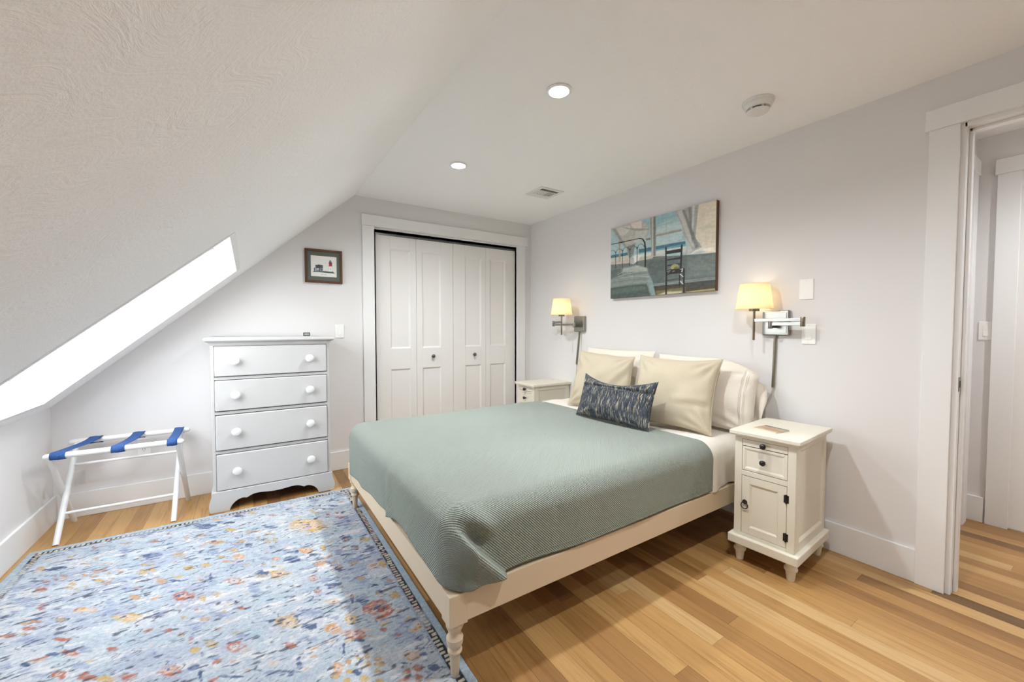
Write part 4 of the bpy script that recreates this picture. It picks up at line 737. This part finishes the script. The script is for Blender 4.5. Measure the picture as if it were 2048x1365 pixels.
# --- cushions and pillows
def cushion(name, w, h, T, pinch, base, rz, tilt, mat, seed, nu=46, nv=40, fold=None, power=.5, piping=None, uvs=1., back=1.0, droop=None, roll=0):
    rn = random.Random(seed); ph = [rn.uniform(0, 6.28) for _ in range(8)]
    V = []; UV = []; idx = {}
    def pos(a, b, side):
        px = w/2*a*(1-pinch*(1-b*b)); py = h/2*b*(1-pinch*1.2*(1-a*a))
        e = max(0., (1-abs(a)**2.4)*(1-abs(b)**2.4)); t = T/2*e**power
        wr = (.05*math.sin(5*a+3*b+ph[0])+.05*math.sin(-3*a+6*b+ph[1])+.03*math.sin(9*a+ph[2])*math.sin(7*b+ph[3]))*t
        # creases running in from the corners
        for (ca, cb, q) in ((1, 1, ph[4]), (-1, 1, ph[5]), (1, -1, ph[6]), (-1, -1, ph[7])):
            da, db = a-ca, b-cb; rr_ = math.hypot(da, db); an = math.atan2(db, da)
            wr += .010*math.sin(11*an+q)*math.exp(-((rr_-.35)/.28)**2)*min(1, e*3)
        if fold: wr += fold(a, b)*min(1, e*4)
        z = side*(t*(1 if side > 0 else back))+ (wr if side > 0 else -wr*.5)*(1 if e > 0 else 0)
        if droop: px, py, z = droop(a, b, px, py, z)
        return (px, py, z)
    us = [math.sin(PI/2*(-1+2*i/nu)) for i in range(nu+1)]; vs_ = [math.sin(PI/2*(-1+2*j/nv)) for j in range(nv+1)]
    for side in (1, -1):
        for i, a in enumerate(us):
            for j, b in enumerate(vs_):
                edge = i in (0, nu) or j in (0, nv)
                if side == -1 and edge: idx[(side, i, j)] = idx[(1, i, j)]; continue
                idx[(side, i, j)] = len(V); V.append(pos(a, b, side)); UV.append((a*w/2*uvs, b*h/2*uvs))
    fs = []
    for i in range(nu):
        for j in range(nv):
            q = [idx[(1, i, j)], idx[(1, i+1, j)], idx[(1, i+1, j+1)], idx[(1, i, j+1)]]; fs.append(tuple(q))
            q = [idx[(-1, i, j)], idx[(-1, i, j+1)], idx[(-1, i+1, j+1)], idx[(-1, i+1, j)]]; fs.append(tuple(q))
    m = MB(); m.add(V, fs); m.uv = UV; o = m.build(name, mat, smooth=180)
    r = Vector((math.sin(rz), -math.cos(rz), 0)); n0 = Vector((-math.cos(rz), -math.sin(rz), 0)); zv = Vector((0, 0, 1))
    up = zv*math.cos(tilt)-n0*math.sin(tilt); nn = n0*math.cos(tilt)+zv*math.sin(tilt)
    R3 = Matrix((r, up, nn)).transposed().to_4x4() @ Matrix.Rotation(roll, 4, 'Z')
    c = Vector(base)+up*(h/2); o.matrix_world = Matrix.Translation(c) @ R3
    if piping:
        pts = [pos(a, -1, 0) for a in us] + [pos(1, b, 0) for b in vs_[1:]] + [pos(a, 1, 0) for a in reversed(us[:-1])] + [pos(-1, b, 0) for b in reversed(vs_[1:-1])]
        pp = MB().tube(pts, piping, 8, closed=True); q = pp.build('piping', mat, o, smooth=60)
        mm = q.data; ul = mm.uv_layers.new(name='UVMap')
    return o, pos
# white sleeping pillows against the wall
def droop_near(a, b, px, py, z):
    k = max(0., a-.15)/.85
    if b > 0: py -= .10*k*k*b
    return px, py, z
o, ps = cushion('sleeping_pillow', .70, .46, .20, .03, (2.500, 1.565, .604), .06, .22, M['pillowcase'], 5, droop=droop_near, power=.6)
tag(o, 'plump white pillow with stitched open hem, beside the near nightstand', 'pillow', 'white sleeping pillows')
# open end of its pillowcase: a cuff with drawn-thread stitch lines
def cuff(o, ps, a0, a1, lip, sgn):
    m = MB(); n = 26; vs = []; 
    for k, a in enumerate((a0, (a0+a1)/2, a1)):
        for j in range(n+1):
            b = -1+2*j/n; q = ps(a*sgn, b*.97, 1); vs.append((q[0]+(0 if k < 2 else .012*sgn), q[1], q[2]+.003+.004*math.sin(9*b)*(k/2)))
    m.add(vs, [(k*(n+1)+j, k*(n+1)+j+1, (k+1)*(n+1)+j+1, (k+1)*(n+1)+j) for k in range(2) for j in range(n)])
    c_ = m.build('hem_band', M['pillowcase'], o, smooth=180); md = c_.modifiers.new('c', 'SOLIDIFY'); md.thickness = .002
    for aa in (a0, a0+.02, a0+.06, a0+.08):
        pts = [tuple(Vector(ps(aa*sgn, -.9+1.8*j/30, 1))+Vector((0, 0, .005))) for j in range(31)]
        for j in range(0, 30, 1): 
            pass
        MB().tube(pts, .0013, 6).build('stitch_line', M['sheet'], o, smooth=60)
cuff(o, ps, .80, .985, .02, 1)
# the back layer of the same open end sags behind
m = MB(); vs = []
for k in range(6):
    for j in range(13):
        b = -.85+1.55*j/12; t = k/5; q = ps(.93, b, -1)
        vs.append((q[0]+.075*t*(1-.45*abs(b)), q[1]-.02*t, q[2]*.6-.02+.018*math.sin(4*b+3*t)))
m.add(vs, [(k*13+j, k*13+j+1, (k+1)*13+j+1, (k+1)*13+j) for k in range(5) for j in range(12)])
q = m.build('back_flap', M['pillowcase'], o, smooth=180); md = q.modifiers.new('c', 'SOLIDIFY'); md.thickness = .002
o, ps = cushion('sleeping_pillow', .72, .475, .19, .03, (2.510, 2.345, .604), .02, .22, M['pillowcase'], 8, power=.6)
tag(o, 'white pillow mostly hidden behind the far beige cushion', 'pillow', 'white sleeping pillows')
# beige linen cushions
def fold_near(a, b): return -.016*g(b, -.35+.12*(a-.6), .07)*max(0, (a-.05)/.95)+.010*g(b, -.22+.1*(a-.6), .08)*max(0, (a-.05)/.95)
def fold_far(a, b): return .012*g(a-b*.6, .55, .12)*max(0, a)-.012*g(a-b*.6, .75, .12)*max(0, a)
o, ps = cushion('linen_cushion', .555, .475, .17, .085, (2.245, 1.615, .606), .17, .36, M['linen'], 21, fold=fold_near, piping=.0035)
tag(o, 'beige linen square cushion nearest the near nightstand', 'cushion', 'beige linen cushions')
o, ps = cushion('linen_cushion', .565, .475, .17, .085, (2.275, 2.285, .606), .13, .36, M['linen'], 22, fold=fold_far, piping=.0035, droop=lambda a, b, px, py, z: (px-.03*max(0, a)*max(0, b), py-.03*max(0, a)*max(0, b), z))
tag(o, 'beige linen square cushion on the far side, behind the blue cushion', 'cushion', 'beige linen cushions')
# patterned lumbar cushion
def fold_l(a, b): return -.016*g(b, .62-.25*a*a, .06)*(1-.5*g(a, 0, .5))+.008*g(b, .78-.25*a*a, .05)
o, ps = cushion('lumbar_cushion', .61, .315, .13, .05, (2.020, 1.895, .614), .065, .33, M['lumbar'], 33, fold=fold_l, piping=None, droop=lambda a, b, px, py, z: (px, py-.055*(1-a*a)*max(0, b)**1.5, z+.02*(1-a*a)*max(0, b)))
tag(o, 'small rectangular cushion with dark blue and cream streaks', 'cushion')

# --- dresser
dr = empty('dresser', (.1515, 3.55, 0)); tag(dr, 'white four drawer dresser with round knobs and scalloped base', 'dresser')
def dp(mb, name, mat='white', parent=None, **k):
    o = mb.build(name, M[mat], parent or dr, **k); 
    if parent is None: o.matrix_parent_inverse = Matrix.Translation((-.1515, -3.55, 0))
    return o
DX0, DX1, DYF, DYB = -.214, .517, 3.348, 3.756
m = MB().box(DX0, DX0+.019, DYF, DYB, .02, 1.13).box(DX1-.019, DX1, DYF, DYB, .02, 1.13).box(DX0, DX1, DYB-.01, DYB, .05, 1.13)
ZD = [(.140, .388), (.414, .655), (.682, .892), (.917, 1.124)]
for z in (.128, .400, .668, .904): m.box(DX0+.018, DX1-.018, DYF+.002, DYB-.01, z-.010, z+.010)
dp(m, 'case', bevel=.0025)
m = MB(); lv = []
prof = [(-.002, 1.124), (.000, 1.128), (.004, 1.131), (.006, 1.138), (.012, 1.147), (.022, 1.154), (.030, 1.157), (.034, 1.160), (.036, 1.167), (.034, 1.174), (.028, 1.179), (.018, 1.182), (.0, 1.183)]
for e, z in prof: lv += [(DX0-e, DYF-e, z), (DX1+e, DYF-e, z), (DX1+e, DYB, z), (DX0-e, DYB, z)]
n = len(prof); m.add(lv, [(k*4+i, k*4+(i+1) % 4, (k+1)*4+(i+1) % 4, (k+1)*4+i) for k in range(n-1) for i in range(4)] + [(3, 2, 1, 0), tuple((n-1)*4+i for i in range(4))])
dp(m, 'top', smooth=40)
cxd = (DX0+DX1)/2; hw = (DX1-DX0)/2
for z0, z1 in ZD:
    d_ = dp(MB().box(DX0+.021, DX1-.021, DYF-.012, DYF+.30, z0+.002, z1-.002), 'drawer', bevel=.006, seg=3)
    for sx in (-.228, .228):
        kz = (z0+z1)/2+ (0.002)
        kk = MB().lathe([(.010, .002), (.012, -.002), (.0115, -.008), (.0135, -.012), (.022, -.015), (.027, -.020), (.0285, -.025), (.027, -.030), (.022, -.0335), (.012, -.0355), (.002, -.036)], (cxd+sx, DYF-.012, kz), 'y', n=32)
        dp(kk, 'knob', 'rackwhite', d_, smooth=50)
# scalloped apron with ogee feet
half = [(.276, 0), (.272, .018), (.262, .036), (.247, .052), (.228, .064), (.208, .071), (.193, .071), (.180, .066), (.170, .070), (.156, .078), (.140, .084), (.118, .087), (.090, .086), (.060, .082), (.030, .079), (0, .078)]
out = [(hw+.003, .138), (hw+.006, .122), (hw+.014, .095), (hw+.022, .068), (hw+.025, .045), (hw+.023, .022), (hw+.018, 0)]
poly = [(cxd+a, b) for a, b in out] + [(cxd+a, b) for a, b in half] + [(cxd-a, b) for a, b in reversed(half[:-1])] + [(cxd-a, b) for a, b in reversed(out)]
dp(MB().prism([(a, DYF-.020, b) for a, b in poly], (0, .019, 0)), 'apron', bevel=.002)
for x0, x1 in ((DX0-.012, DX0+.001), (DX1-.001, DX1+.012)): dp(MB().box(x0, x1, DYF-.001, DYB-.002, 0, .132), 'side_base', bevel=.003)
# small thermometer clock on top
o = empty('clock', (.389, 3.56, 1.183)); tag(o, 'tiny black digital clock on top of the white dresser', 'clock')
bx('housing', -.0235, .0235, -.007, .007, 0, .0275, M['black'], o, .002)
l_ = bx('display', -.0175, .0175, -.0076, -.0066, .0065, .022, M['lcd'], o)
m = MB()
for k, dx in enumerate((-.012, -.005, .005, .012)):
    for (a, b, c_, d_) in ((-.002, .002, .019, .0200), (-.002, .002, .0083, .0093), (.0013, .0022, .009, .0195), (-.0022, -.0013, .009 if k % 2 else .014, .0195)): m.box(dx+a, dx+b, -.0080, -.0075, c_, d_)
m.build('digits', M['slot'], l_)

# --- luggage rack
rk = empty('luggage_rack', (-.67, 3.51, 0)); tag(rk, 'white folding luggage rack with three blue straps', 'luggage rack')
def rp(mb, name, mat='rackwhite', parent=None, **k):
    o = mb.build(name, M[mat], parent or rk, **k); 
    if parent is None: o.matrix_parent_inverse = Matrix.Translation((.67, -3.51, 0))
    return o
ZR = .515; YN, YFAR = 3.335, 3.695; XL, XR = -.935, -.412
def rail(y, x0, x1, nm): 
    e = .017
    pr = [(x0, .004), (x0+.004, .011), (x0+.012, .016), (x0+.03, e), (x1-.03, e), (x1-.012, .016), (x1-.004, .011), (x1, .004)]
    rp(MB().tube([(a, y, ZR) for a, _ in pr], [b for _, b in pr], 18), nm, smooth=50)
rail(YN, -.985, -.358, 'top_rail'); rail(YFAR, -.975, -.360, 'top_rail')
def leg(x, ya, yb, dx):
    rp(MB().tube([(x, ya, ZR-.010), (x+dx*.5, (ya+yb)/2, ZR/2), (x+dx, yb, .001)], [.0145, .0155, .0145], 16), 'leg', smooth=50)
leg(XL-.022, YN, YFAR-.01, .0); leg(XR+.022, YN, YFAR+.0, .008)          # front rail to rear feet
leg(XL, YFAR, YN-.005, -.008); leg(XR, YFAR, YN-.005, -.010)             # rear rail to front feet
yz = lambda z: YFAR+(YN-.005-YFAR)*(ZR-z)/ZR
rp(MB().tube([(XL-.004, yz(.388), .388), (XR-.004, yz(.388), .388)], .0085, 14), 'stretcher', smooth=50)
rp(MB().tube([(XL-.008, yz(.145), .145), (XR-.008, yz(.145), .145)], .0085, 14), 'stretcher', smooth=50)
for x in (XL-.012, XR+.010): rp(MB().tube([(x-.022, 3.515, .265), (x+.022, 3.515, .265)], .005, 10), 'pivot_bolt', 'nickel', smooth=50)
def strap(x0, x1, shift, sag):
    """webbing loop over both rails"""
    w = x1-x0; path = []; r = .0195
    for k in range(9):
        a = -PI*.75+ (PI*1.25)*k/8; path.append((YN-r*math.cos(a+PI/2)*1.0, ZR+r*math.sin(a+PI/2)*1.0))
    # wrap round the near rail, across with a little sag, wrap round the far rail
    P = [(YN+.006, ZR-r*.95)] + [(YN+r*math.cos(t), ZR+r*math.sin(t)) for t in [PI*1.5-PI*k/8 for k in range(9)]]
    P += [(YN+(YFAR-YN)*t, ZR+r-sag*math.sin(PI*t)) for t in [k/14 for k in range(1, 14)]]
    P += [(YFAR+r*math.cos(t), ZR+r*math.sin(t)) for t in [PI*.5-PI*k/8 for k in range(9)]] + [(YFAR-.006, ZR-r*.95)]
    m = MB(); vs = []; n = len(P); nw = 5
    for i, (yy, z) in enumerate(P):
        f = max(0, min(1, (yy-YN)/(YFAR-YN))); f = f*f*(3-2*f)
        for k in range(nw): vs.append((x0+shift*f+w*k/(nw-1), yy, z+.0015*math.sin(k*1.7+i*.5)))
    m.add(vs, [(i*nw+k, i*nw+k+1, (i+1)*nw+k+1, (i+1)*nw+k) for i in range(n-1) for k in range(nw-1)])
    o = rp(m, 'strap', 'denim', smooth=180); md = o.modifiers.new('c', 'SOLIDIFY'); md.thickness = .003; md.offset = 1
strap(-.952, -.890, .075, .012); strap(-.700, -.640, .035, .016); strap(-.443, -.392, -.004, .012)

# --- nightstands: local frame, front face at x=0 looking toward -x, width along y, depth along +x
def nightstand(w, dpt, zt, zb):
    o = empty('nightstand'); k = zt/.704
    oh = .022                                   # overhang of top and plinth
    MB().box(0, dpt, 0, w, zt-.020, zt).build('top', M['cream'], o, bevel=.003)
    MB().box(.004, dpt-.004, .004, w-.004, zt-.026, zt-.0195).build('top_moulding', M['cream'], o, bevel=.002)
    MB().box(0, dpt, 0, w, zb, zb+.046).build('plinth', M['cream'], o, bevel=.005)
    f0, y0, y1, x1 = oh, oh, w-oh, dpt-.012
    z0, z1 = zb+.046, zt-.020
    st = .036
    zs = dict(tt=zt-.041, tb=zt-.077, dt=zt-.079, db=zt-.208, ot=zt-.236, ob=zb+.063)
    m = MB().box(f0, f0+.02, y0, y0+st, z0, z1).box(f0, f0+.02, y1-st, y1, z0, z1)          # stiles
    m.box(f0, f0+.02, y0+st, y1-st, zs['tt'], z1).box(f0, f0+.02, y0+st, y1-st, zs['ot']+.001, zs['db']-.001).box(f0, f0+.02, y0+st, y1-st, z0, zs['ob'])
    for yy in (y0, y1-.014):                     # framed sides with a recessed panel
        m.box(f0+.02, f0+.058, yy, yy+.014, z0, z1).box(x1-.038, x1, yy, yy+.014, z0, z1)
        m.box(f0+.058, x1-.038, yy, yy+.014, z1-.040, z1).box(f0+.058, x1-.038, yy, yy+.014, z0, z0+.045)
    m.box(x1-.008, x1, y0+.014, y1-.014, z0, z1)
    m.build('case', M['cream'], o, bevel=.0015)
    for yy, s in ((y0, 1), (y1, -1)):
        a = yy; q = [(f0+.058, a+s*.001, z0+.045), (x1-.038, a+s*.001, z0+.045), (x1-.038, a+s*.001, z1-.040), (f0+.058, a+s*.001, z1-.040)]
        e = .012; r = [(f0+.058+e, a+s*.008, z0+.045+e), (x1-.038-e, a+s*.008, z0+.045+e), (x1-.038-e, a+s*.008, z1-.040-e), (f0+.058+e, a+s*.008, z1-.040-e)]
        MB().add(q+r, [(0,1,5,4),(1,2,6,5),(2,3,7,6),(3,0,4,7),(4,5,6,7)]).build('side_panel', M['cream'], o)
    bx('shadow_gap', f0+.010, f0+.018, y0+st-.001, y1-st+.001, zs['ob'], zs['tt'], M['dark'], o)
    a, b = y0+st+.0018, y1-st-.0018
    def knob(parent, y, z):
        MB().lathe([(.006, 0), (.007, -.004), (.0055, -.010), (.008, -.014), (.0135, -.018), (.0145, -.024), (.0115, -.030), (.004, -.033)], (f0+.002, y, z), 'x', n=22).build('knob', M['bronze'], parent, smooth=50)
    t = MB().box(f0+.001, f0+.005, a, b, zs['tb']+.001, zs['tt']-.002).build('pull_out_tray', M['cream'], o, bevel=.001); knob(t, w/2, (zs['tt']+zs['tb'])/2)
    def framed(nm, za, zb_, fr, dep):
        m = MB().box(f0+.001, f0+.006, a, a+fr, za, zb_).box(f0+.001, f0+.006, b-fr, b, za, zb_).box(f0+.001, f0+.006, a+fr, b-fr, za, za+fr).box(f0+.001, f0+.006, a+fr, b-fr, zb_-fr, zb_)
        q = m.build(nm, M['cream'], o, bevel=.001); e = .009
        A4 = [(f0+.0012, a+fr, za+fr), (f0+.0012, b-fr, za+fr), (f0+.0012, b-fr, zb_-fr), (f0+.0012, a+fr, zb_-fr)]
        B4 = [(f0+dep, a+fr+e, za+fr+e), (f0+dep, b-fr-e, za+fr+e), (f0+dep, b-fr-e, zb_-fr-e), (f0+dep, a+fr+e, zb_-fr-e)]
        MB().add(A4+B4, [(0,1,5,4),(1,2,6,5),(2,3,7,6),(3,0,4,7),(4,5,6,7)]).build('panel', M['cream'], q); return q
    d = framed('drawer', zs['db']+.002, zs['dt']-.001, .012, .0045); knob(d, w/2, (zs['db']+zs['dt'])/2)
    d = framed('door', zs['ob']+.0018, zs['ot']-.0015, .038, .0065)
    zr = zs['ob']+(zs['ot']-zs['ob'])*.50
    MB().lathe([(.012, .001), (.012, -.003), (.006, -.006), (.001, -.006)], (f0+.001, b-.016, zr+.014), 'x', n=18).build('pull_plate', M['bronze'], d, smooth=50)
    MB().tube([(f0-.006, b-.016+.0165*math.sin(t), zr-.004+.0165*math.cos(t)) for t in [2*PI*i/24 for i in range(24)]], .0024, 8, closed=True).build('ring_pull', M['bronze'], d, smooth=60)
    for zz in (.18, .80):
        zc = zs['ob']+(zs['ot']-zs['ob'])*zz
        h_ = MB().lathe([(.0042, -.022), (.0042, .022)], (f0-.001, a+.001, zc), 'z', n=12).box(f0-.001, f0+.0018, a-.010, a+.012, zc-.019, zc+.019).build('hinge', M['bronze'], d)
    for lx in (oh+.028, dpt-oh-.022):
        for ly in (oh+.022, w-oh-.022):
            s = zb/.096
            MB().lathe([(.0165, 0), (.0175, .003), (.0215, .036*s), (.0225, .044*s), (.0285, .052*s), (.0300, .058*s), (.0285, .064*s), (.0225, .069*s), (.0215, .073*s), (.0255, .082*s), (.0265, .088*s), (.0265, zb)], (lx, ly, 0), n=26).build('leg', M['cream'], o, smooth=50)
    return o
ns = nightstand(.327, .472, .704, .096); ns.location = (2.179, .835, 0); ns.rotation_euler = (0, 0, .067)
tag(ns, 'cream nightstand holding a small book, beside the doorway', 'nightstand', 'cream nightstands')
n2_ = copy_tree(ns); n2_.location = (2.252, 3.068, 0); n2_.rotation_euler = (0, 0, -.012)
tag(n2_, 'cream nightstand on the far side of the bed, next to the closet', 'nightstand', 'cream nightstands')
# book on the near one
bk = empty('book', (2.325, 1.030, .7042), -.14); tag(bk, 'thin paperback with a brown and grey cover on the near nightstand', 'book')
bx('pages', -.056, .054, -.061, .061, .0006, .0055, M['bookedge'], bk)
def cover_mat():
    k = NT('book_cover'); v = k.mapped('Object', (1, 1, 1)); sx = k.n('ShaderNodeSeparateXYZ'); k.l(v, sx.inputs[0])
    f = k.math('ADD', k.math('MULTIPLY', sx.outputs[0], 7.5), .5); c = k.ramp(f, [(.15, lin(206, 182, 150)), (.35, lin(168, 138, 112)), (.6, lin(190, 160, 130)), (.74, lin(176, 152, 128)), (.80, lin(112, 116, 112)), (.95, lin(130, 132, 124))])
    k.l(c, k.b.inputs['Base Color']); k.b.inputs['Roughness'].default_value = .25; return k.m
M['cover'] = cover_mat()
bx('cover', -.057, .056, -.062, .062, .0055, .0062, M['cover'], bk); bx('back_cover', -.057, .056, -.062, .062, 0, .0006, M['cover'], bk)

# --- swing-arm wall lamps
def lamp(py, pz, pivot, stem, label, fan):
    """plate centre (py,pz) on the head wall; pivot and stem are (x,y) of the elbow and the shade post"""
    o = empty('wall_lamp', (XW, py, pz)); tag(o, label, 'wall lamp', 'swing arm wall lamps')
    pl = MB().box(-.026, 0, -.076, .076, -.077, .077).build('wall_plate', M['nickel'], o, bevel=.008, seg=3)
    MB().box(-.0285, -.0255, -.062, .062, -.063, .063).build('plate_face', M['nickel'], pl, bevel=.0025)
    hub = (-.085, 0.0)
    MB().box(-.088, -.028, -.009, .009, -.030, -.006).build('bracket', M['nickel_d'], o, bevel=.002)
    MB().lathe([(.011, -.034), (.012, -.032), (.012, .010), (.011, .012)], (-.088, 0, 0), 'z', n=22).build('hub', M['nickel'], o, smooth=50)
    def arm(p, q, z0, z1, nm):
        p, q = Vector((p[0], p[1], 0)), Vector((q[0], q[1], 0)); t = (q-p).normalized(); s = Vector((-t.y, t.x, 0))*.005
        MB().prism([p-s+Vector((0,0,z0)), p+s+Vector((0,0,z0)), p+s+Vector((0,0,z1)), p-s+Vector((0,0,z1))], q-p).build(nm, M['nickel'], o, bevel=.0015)
    pv = (pivot[0]-XW, pivot[1]-py); sp = (stem[0]-XW, stem[1]-py)
    arm((-.088, 0), pv, -.016, .004, 'lower_arm'); arm(pv, sp, .008, .028, 'upper_arm')
    MB().lathe([(.011, -.022), (.012, -.020), (.012, .005), (.0108, .006), (.012, .007), (.012, .031), (.011, .033)], (pv[0], pv[1], 0), 'z', n=22).build('elbow', M['nickel_d'], o, smooth=40)
    MB().lathe([(.005, -.106), (.0068, -.104), (.0068, .090), (.005, .091)], (sp[0], sp[1], 0), 'z', n=18).build('stem', M['nickel_d'], o, smooth=50)
    MB().lathe([(.010, .074), (.028, .074), (.029, .076), (.029, .092), (.027, .094), (.010, .095)], (sp[0], sp[1], 0), 'z', n=28).build('socket_cup', M['nickel_d'], o, smooth=40)
    sh = MB().lathe([(.103, .086), (.0805, .243)], (sp[0], sp[1], 0), 'z', n=48, cap=False).build('shade', M['shade'], o, smooth=60)
    for r, z in ((.1032, .087), (.0807, .2425)):
        MB().tube([(sp[0]+r*math.cos(a), sp[1]+r*math.sin(a), z) for a in [2*PI*i/48 for i in range(48)]], .0012, 6, closed=True).build('shade_rim', M['shade'], sh)
    m = MB()
    for a in range(3):
        q = a*2*PI/3+.4; m.tube([(sp[0]+.018*math.cos(q), sp[1]+.018*math.sin(q), .10), (sp[0]+.096*math.cos(q), sp[1]+.096*math.sin(q), .10)], .0012, 6)
    m.build('shade_spider', M['nickel_d'], sh)
    MB().lathe([(.012, .094), (.013, .110), (.026, .140), (.029, .156), (.026, .172), (.016, .184), (.003, .188)], (sp[0], sp[1], 0), 'z', n=14).build('bulb', M['bulb'], o, smooth=60)
    return o
l1 = lamp(1.183, 1.277, (2.632, 1.012), (2.632, 1.276), 'swing arm wall lamp with lit cream shade, above the nightstand with the book', 1)
MB().tube([(-.010, .004, -.075), (-.010, .008, -.235), (-.010, .012, -.397)], .0085, 12).build('cord_cover', M['nickel_d'], l1, smooth=50)
MB().tube(mbend([(-.010, .012, -.39), (-.009, .014, -.43), (-.008, .045, -.50), (-.006, .085, -.56), (-.006, .12, -.62), (-.005, .15, -.70), (-.005, .155, -.84)]), .0028, 8).build('power_cord', M['cordp'], l1, smooth=60)
MB().tube(mbend([(-.008, .016, -.39), (-.007, .018, -.42), (-.006, .050, -.495), (-.005, .078, -.55), (-.005, .10, -.63), (-.005, .13, -.72), (-.005, .14, -.84)]), .0022, 8).build('power_cord', M['cordp'], l1, smooth=60)
l2 = lamp(2.930, 1.284, (2.628, 3.238), (2.535, 3.000), 'swing arm wall lamp with lit cream shade, near the closet', -1)
MB().tube([(-.010, .010, -.075), (-.010, .030, -.235), (-.010, .050, -.397)], .0085, 12).build('cord_cover', M['nickel_d'], l2, smooth=50)
MB().tube(mbend([(-.010, .050, -.39), (-.008, .055, -.46), (-.006, .058, -.55), (-.006, .04, -.70), (-.005, .0, -.84)]), .0024, 8).build('power_cord', M['cordp'], l2, smooth=60)
MB().tube(mbend([(-.008, -.012, -.076), (-.006, -.010, -.20), (-.006, .0, -.36), (-.006, .015, -.55), (-.005, .0, -.80)]), .0024, 8).build('power_cord', M['cordp'], l2, smooth=60)

# --- flat art: colours painted on a fine grid
def paint(ops, nw, nh, aspect):
    s_ = (np.arange(nw)+.5)/nw; t_ = (np.arange(nh)+.5)/nh; Sx, Ty = np.meshgrid(s_*1000, t_*1000); im = np.full((nh, nw, 3), 200.)
    ex = 1000/nw
    for op in ops.split('|'):
        p = op.split(); kind = p[0]; col = A([float(v) for v in p[1:4]]); al = float(p[4]); wd = float(p[5]); q = A([float(v) for v in p[6:]]).reshape(-1, 2)
        if kind == 'P':
            ins = np.zeros(Sx.shape, bool); dist = np.full(Sx.shape, 1e9)
            for (xa, ya), (xb, yb) in zip(q, np.roll(q, -1, 0)):
                c_ = ((ya > Ty) != (yb > Ty)) & (Sx < (xb-xa)*(Ty-ya)/((yb-ya) if yb != ya else 1e-9)+xa); ins ^= c_
                dd = A([xb-xa, yb-ya]); L2 = dd@dd+1e-9; tt = np.clip(((Sx-xa)*dd[0]+(Ty-ya)*dd[1])/L2, 0, 1); dist = np.minimum(dist, np.hypot(Sx-xa-tt*dd[0], Ty-ya-tt*dd[1]))
            sd = np.where(ins, dist, -dist); sf = max(wd*.9, ex*.6); m = np.clip(.5+sd/(2*sf), 0, 1)*al
        else:
            dist = np.full(Sx.shape, 1e9)
            for (xa, ya), (xb, yb) in zip(q, q[1:]):
                dd = A([xb-xa, yb-ya]); L2 = dd@dd+1e-9; tt = np.clip(((Sx-xa)*dd[0]+(Ty-ya)*dd[1])/L2, 0, 1); dist = np.minimum(dist, np.hypot(Sx-xa-tt*dd[0], (Ty-ya-tt*dd[1])/aspect))
            m = np.clip((wd*.42-dist)/ex+.5, 0, 1)*al
        im = im*(1-m[..., None])+col*m[..., None]
    return im
def art_mesh(name, im, origin, du, dv, mat, parent, loc):
    nh, nw = im.shape[:2]; s_, t_ = np.meshgrid(np.linspace(0, 1, nw), np.linspace(0, 1, nh))
    V = A(origin)+s_[..., None]*A(du)+t_[..., None]*A(dv); V = V.reshape(-1, 3)-A(loc); idx = np.arange(nw*nh).reshape(nh, nw)
    F = np.stack([idx[:-1, :-1], idx[1:, :-1], idx[1:, 1:], idx[:-1, 1:]], -1).reshape(-1, 4)
    me = grid_mesh(name, V, F); set_cols(me, np_lin(np.clip(im, 0, 255))); me.materials.append(mat)
    o = bpy.data.objects.new(name, me); COL.objects.link(o); o.parent = parent; return o
# canvas painting over the bed
PY1, PY0, PZ0, PZ1, PXF = 2.514, 1.561, 1.504, 2.120, XW-.036
pt = empty('painting', (XW, (PY0+PY1)/2, PZ0)); tag(pt, 'large canvas painting of a bed and a dark chair by an open seaside window', 'painting')
im = paint(PAINT, 330, 214, .65)
im += ((vnoise(214, 330, 3, 9, 31)-.5)*16+(vnoise(214, 330, 8, 3, 32)-.5)*10)[..., None]
art_mesh('canvas_face', im, (PXF, PY1, PZ1), (0, PY0-PY1, 0), (0, 0, PZ0-PZ1), M['canvas'], pt, pt.location)
bx('stretcher', .001-.036+.0008, -.001, PY0-pt.location.y, PY1-pt.location.y, 0, PZ1-PZ0, M['walnut'], pt)
# framed lighthouse print by the closet
fx0, fx1, fz0, fz1 = .405, .697, 1.627, 1.910
pf = empty('framed_print', ((fx0+fx1)/2, YB, fz0)); tag(pf, 'small wood framed print of a red and white lighthouse above the dresser', 'picture')
w2, hh_ = (fx1-fx0)/2, fz1-fz0
for nm, b in (('frame_side', (-w2, -w2+.018, -.022, -.001, 0, hh_)), ('frame_side', (w2-.018, w2, -.022, -.001, 0, hh_)), ('frame_side', (-w2+.018, w2-.018, -.022, -.001, 0, .018)), ('frame_side', (-w2+.018, w2-.018, -.022, -.001, hh_-.018, hh_))):
    bx(nm, *b, M['walnut'], pf, .003)
bx('mat_board', -w2+.017, w2-.017, -.012, -.004, .017, hh_-.017, M['mat'], pf)
mx, mz = .049, .058
bx('mat_bevel', -w2+mx-.003, w2-mx+.003, -.0130, -.0118, mz-.003, hh_-mz+.003, M['bookedge'], pf)
im = paint(LIGHT, 190, 165, .85)
art_mesh('print', im, (fx0+mx, YB-.0134, fz1-mz), (fx1-fx0-2*mx, 0, 0), (0, 0, -(hh_-2*mz)), M['print'], pf, pf.location)
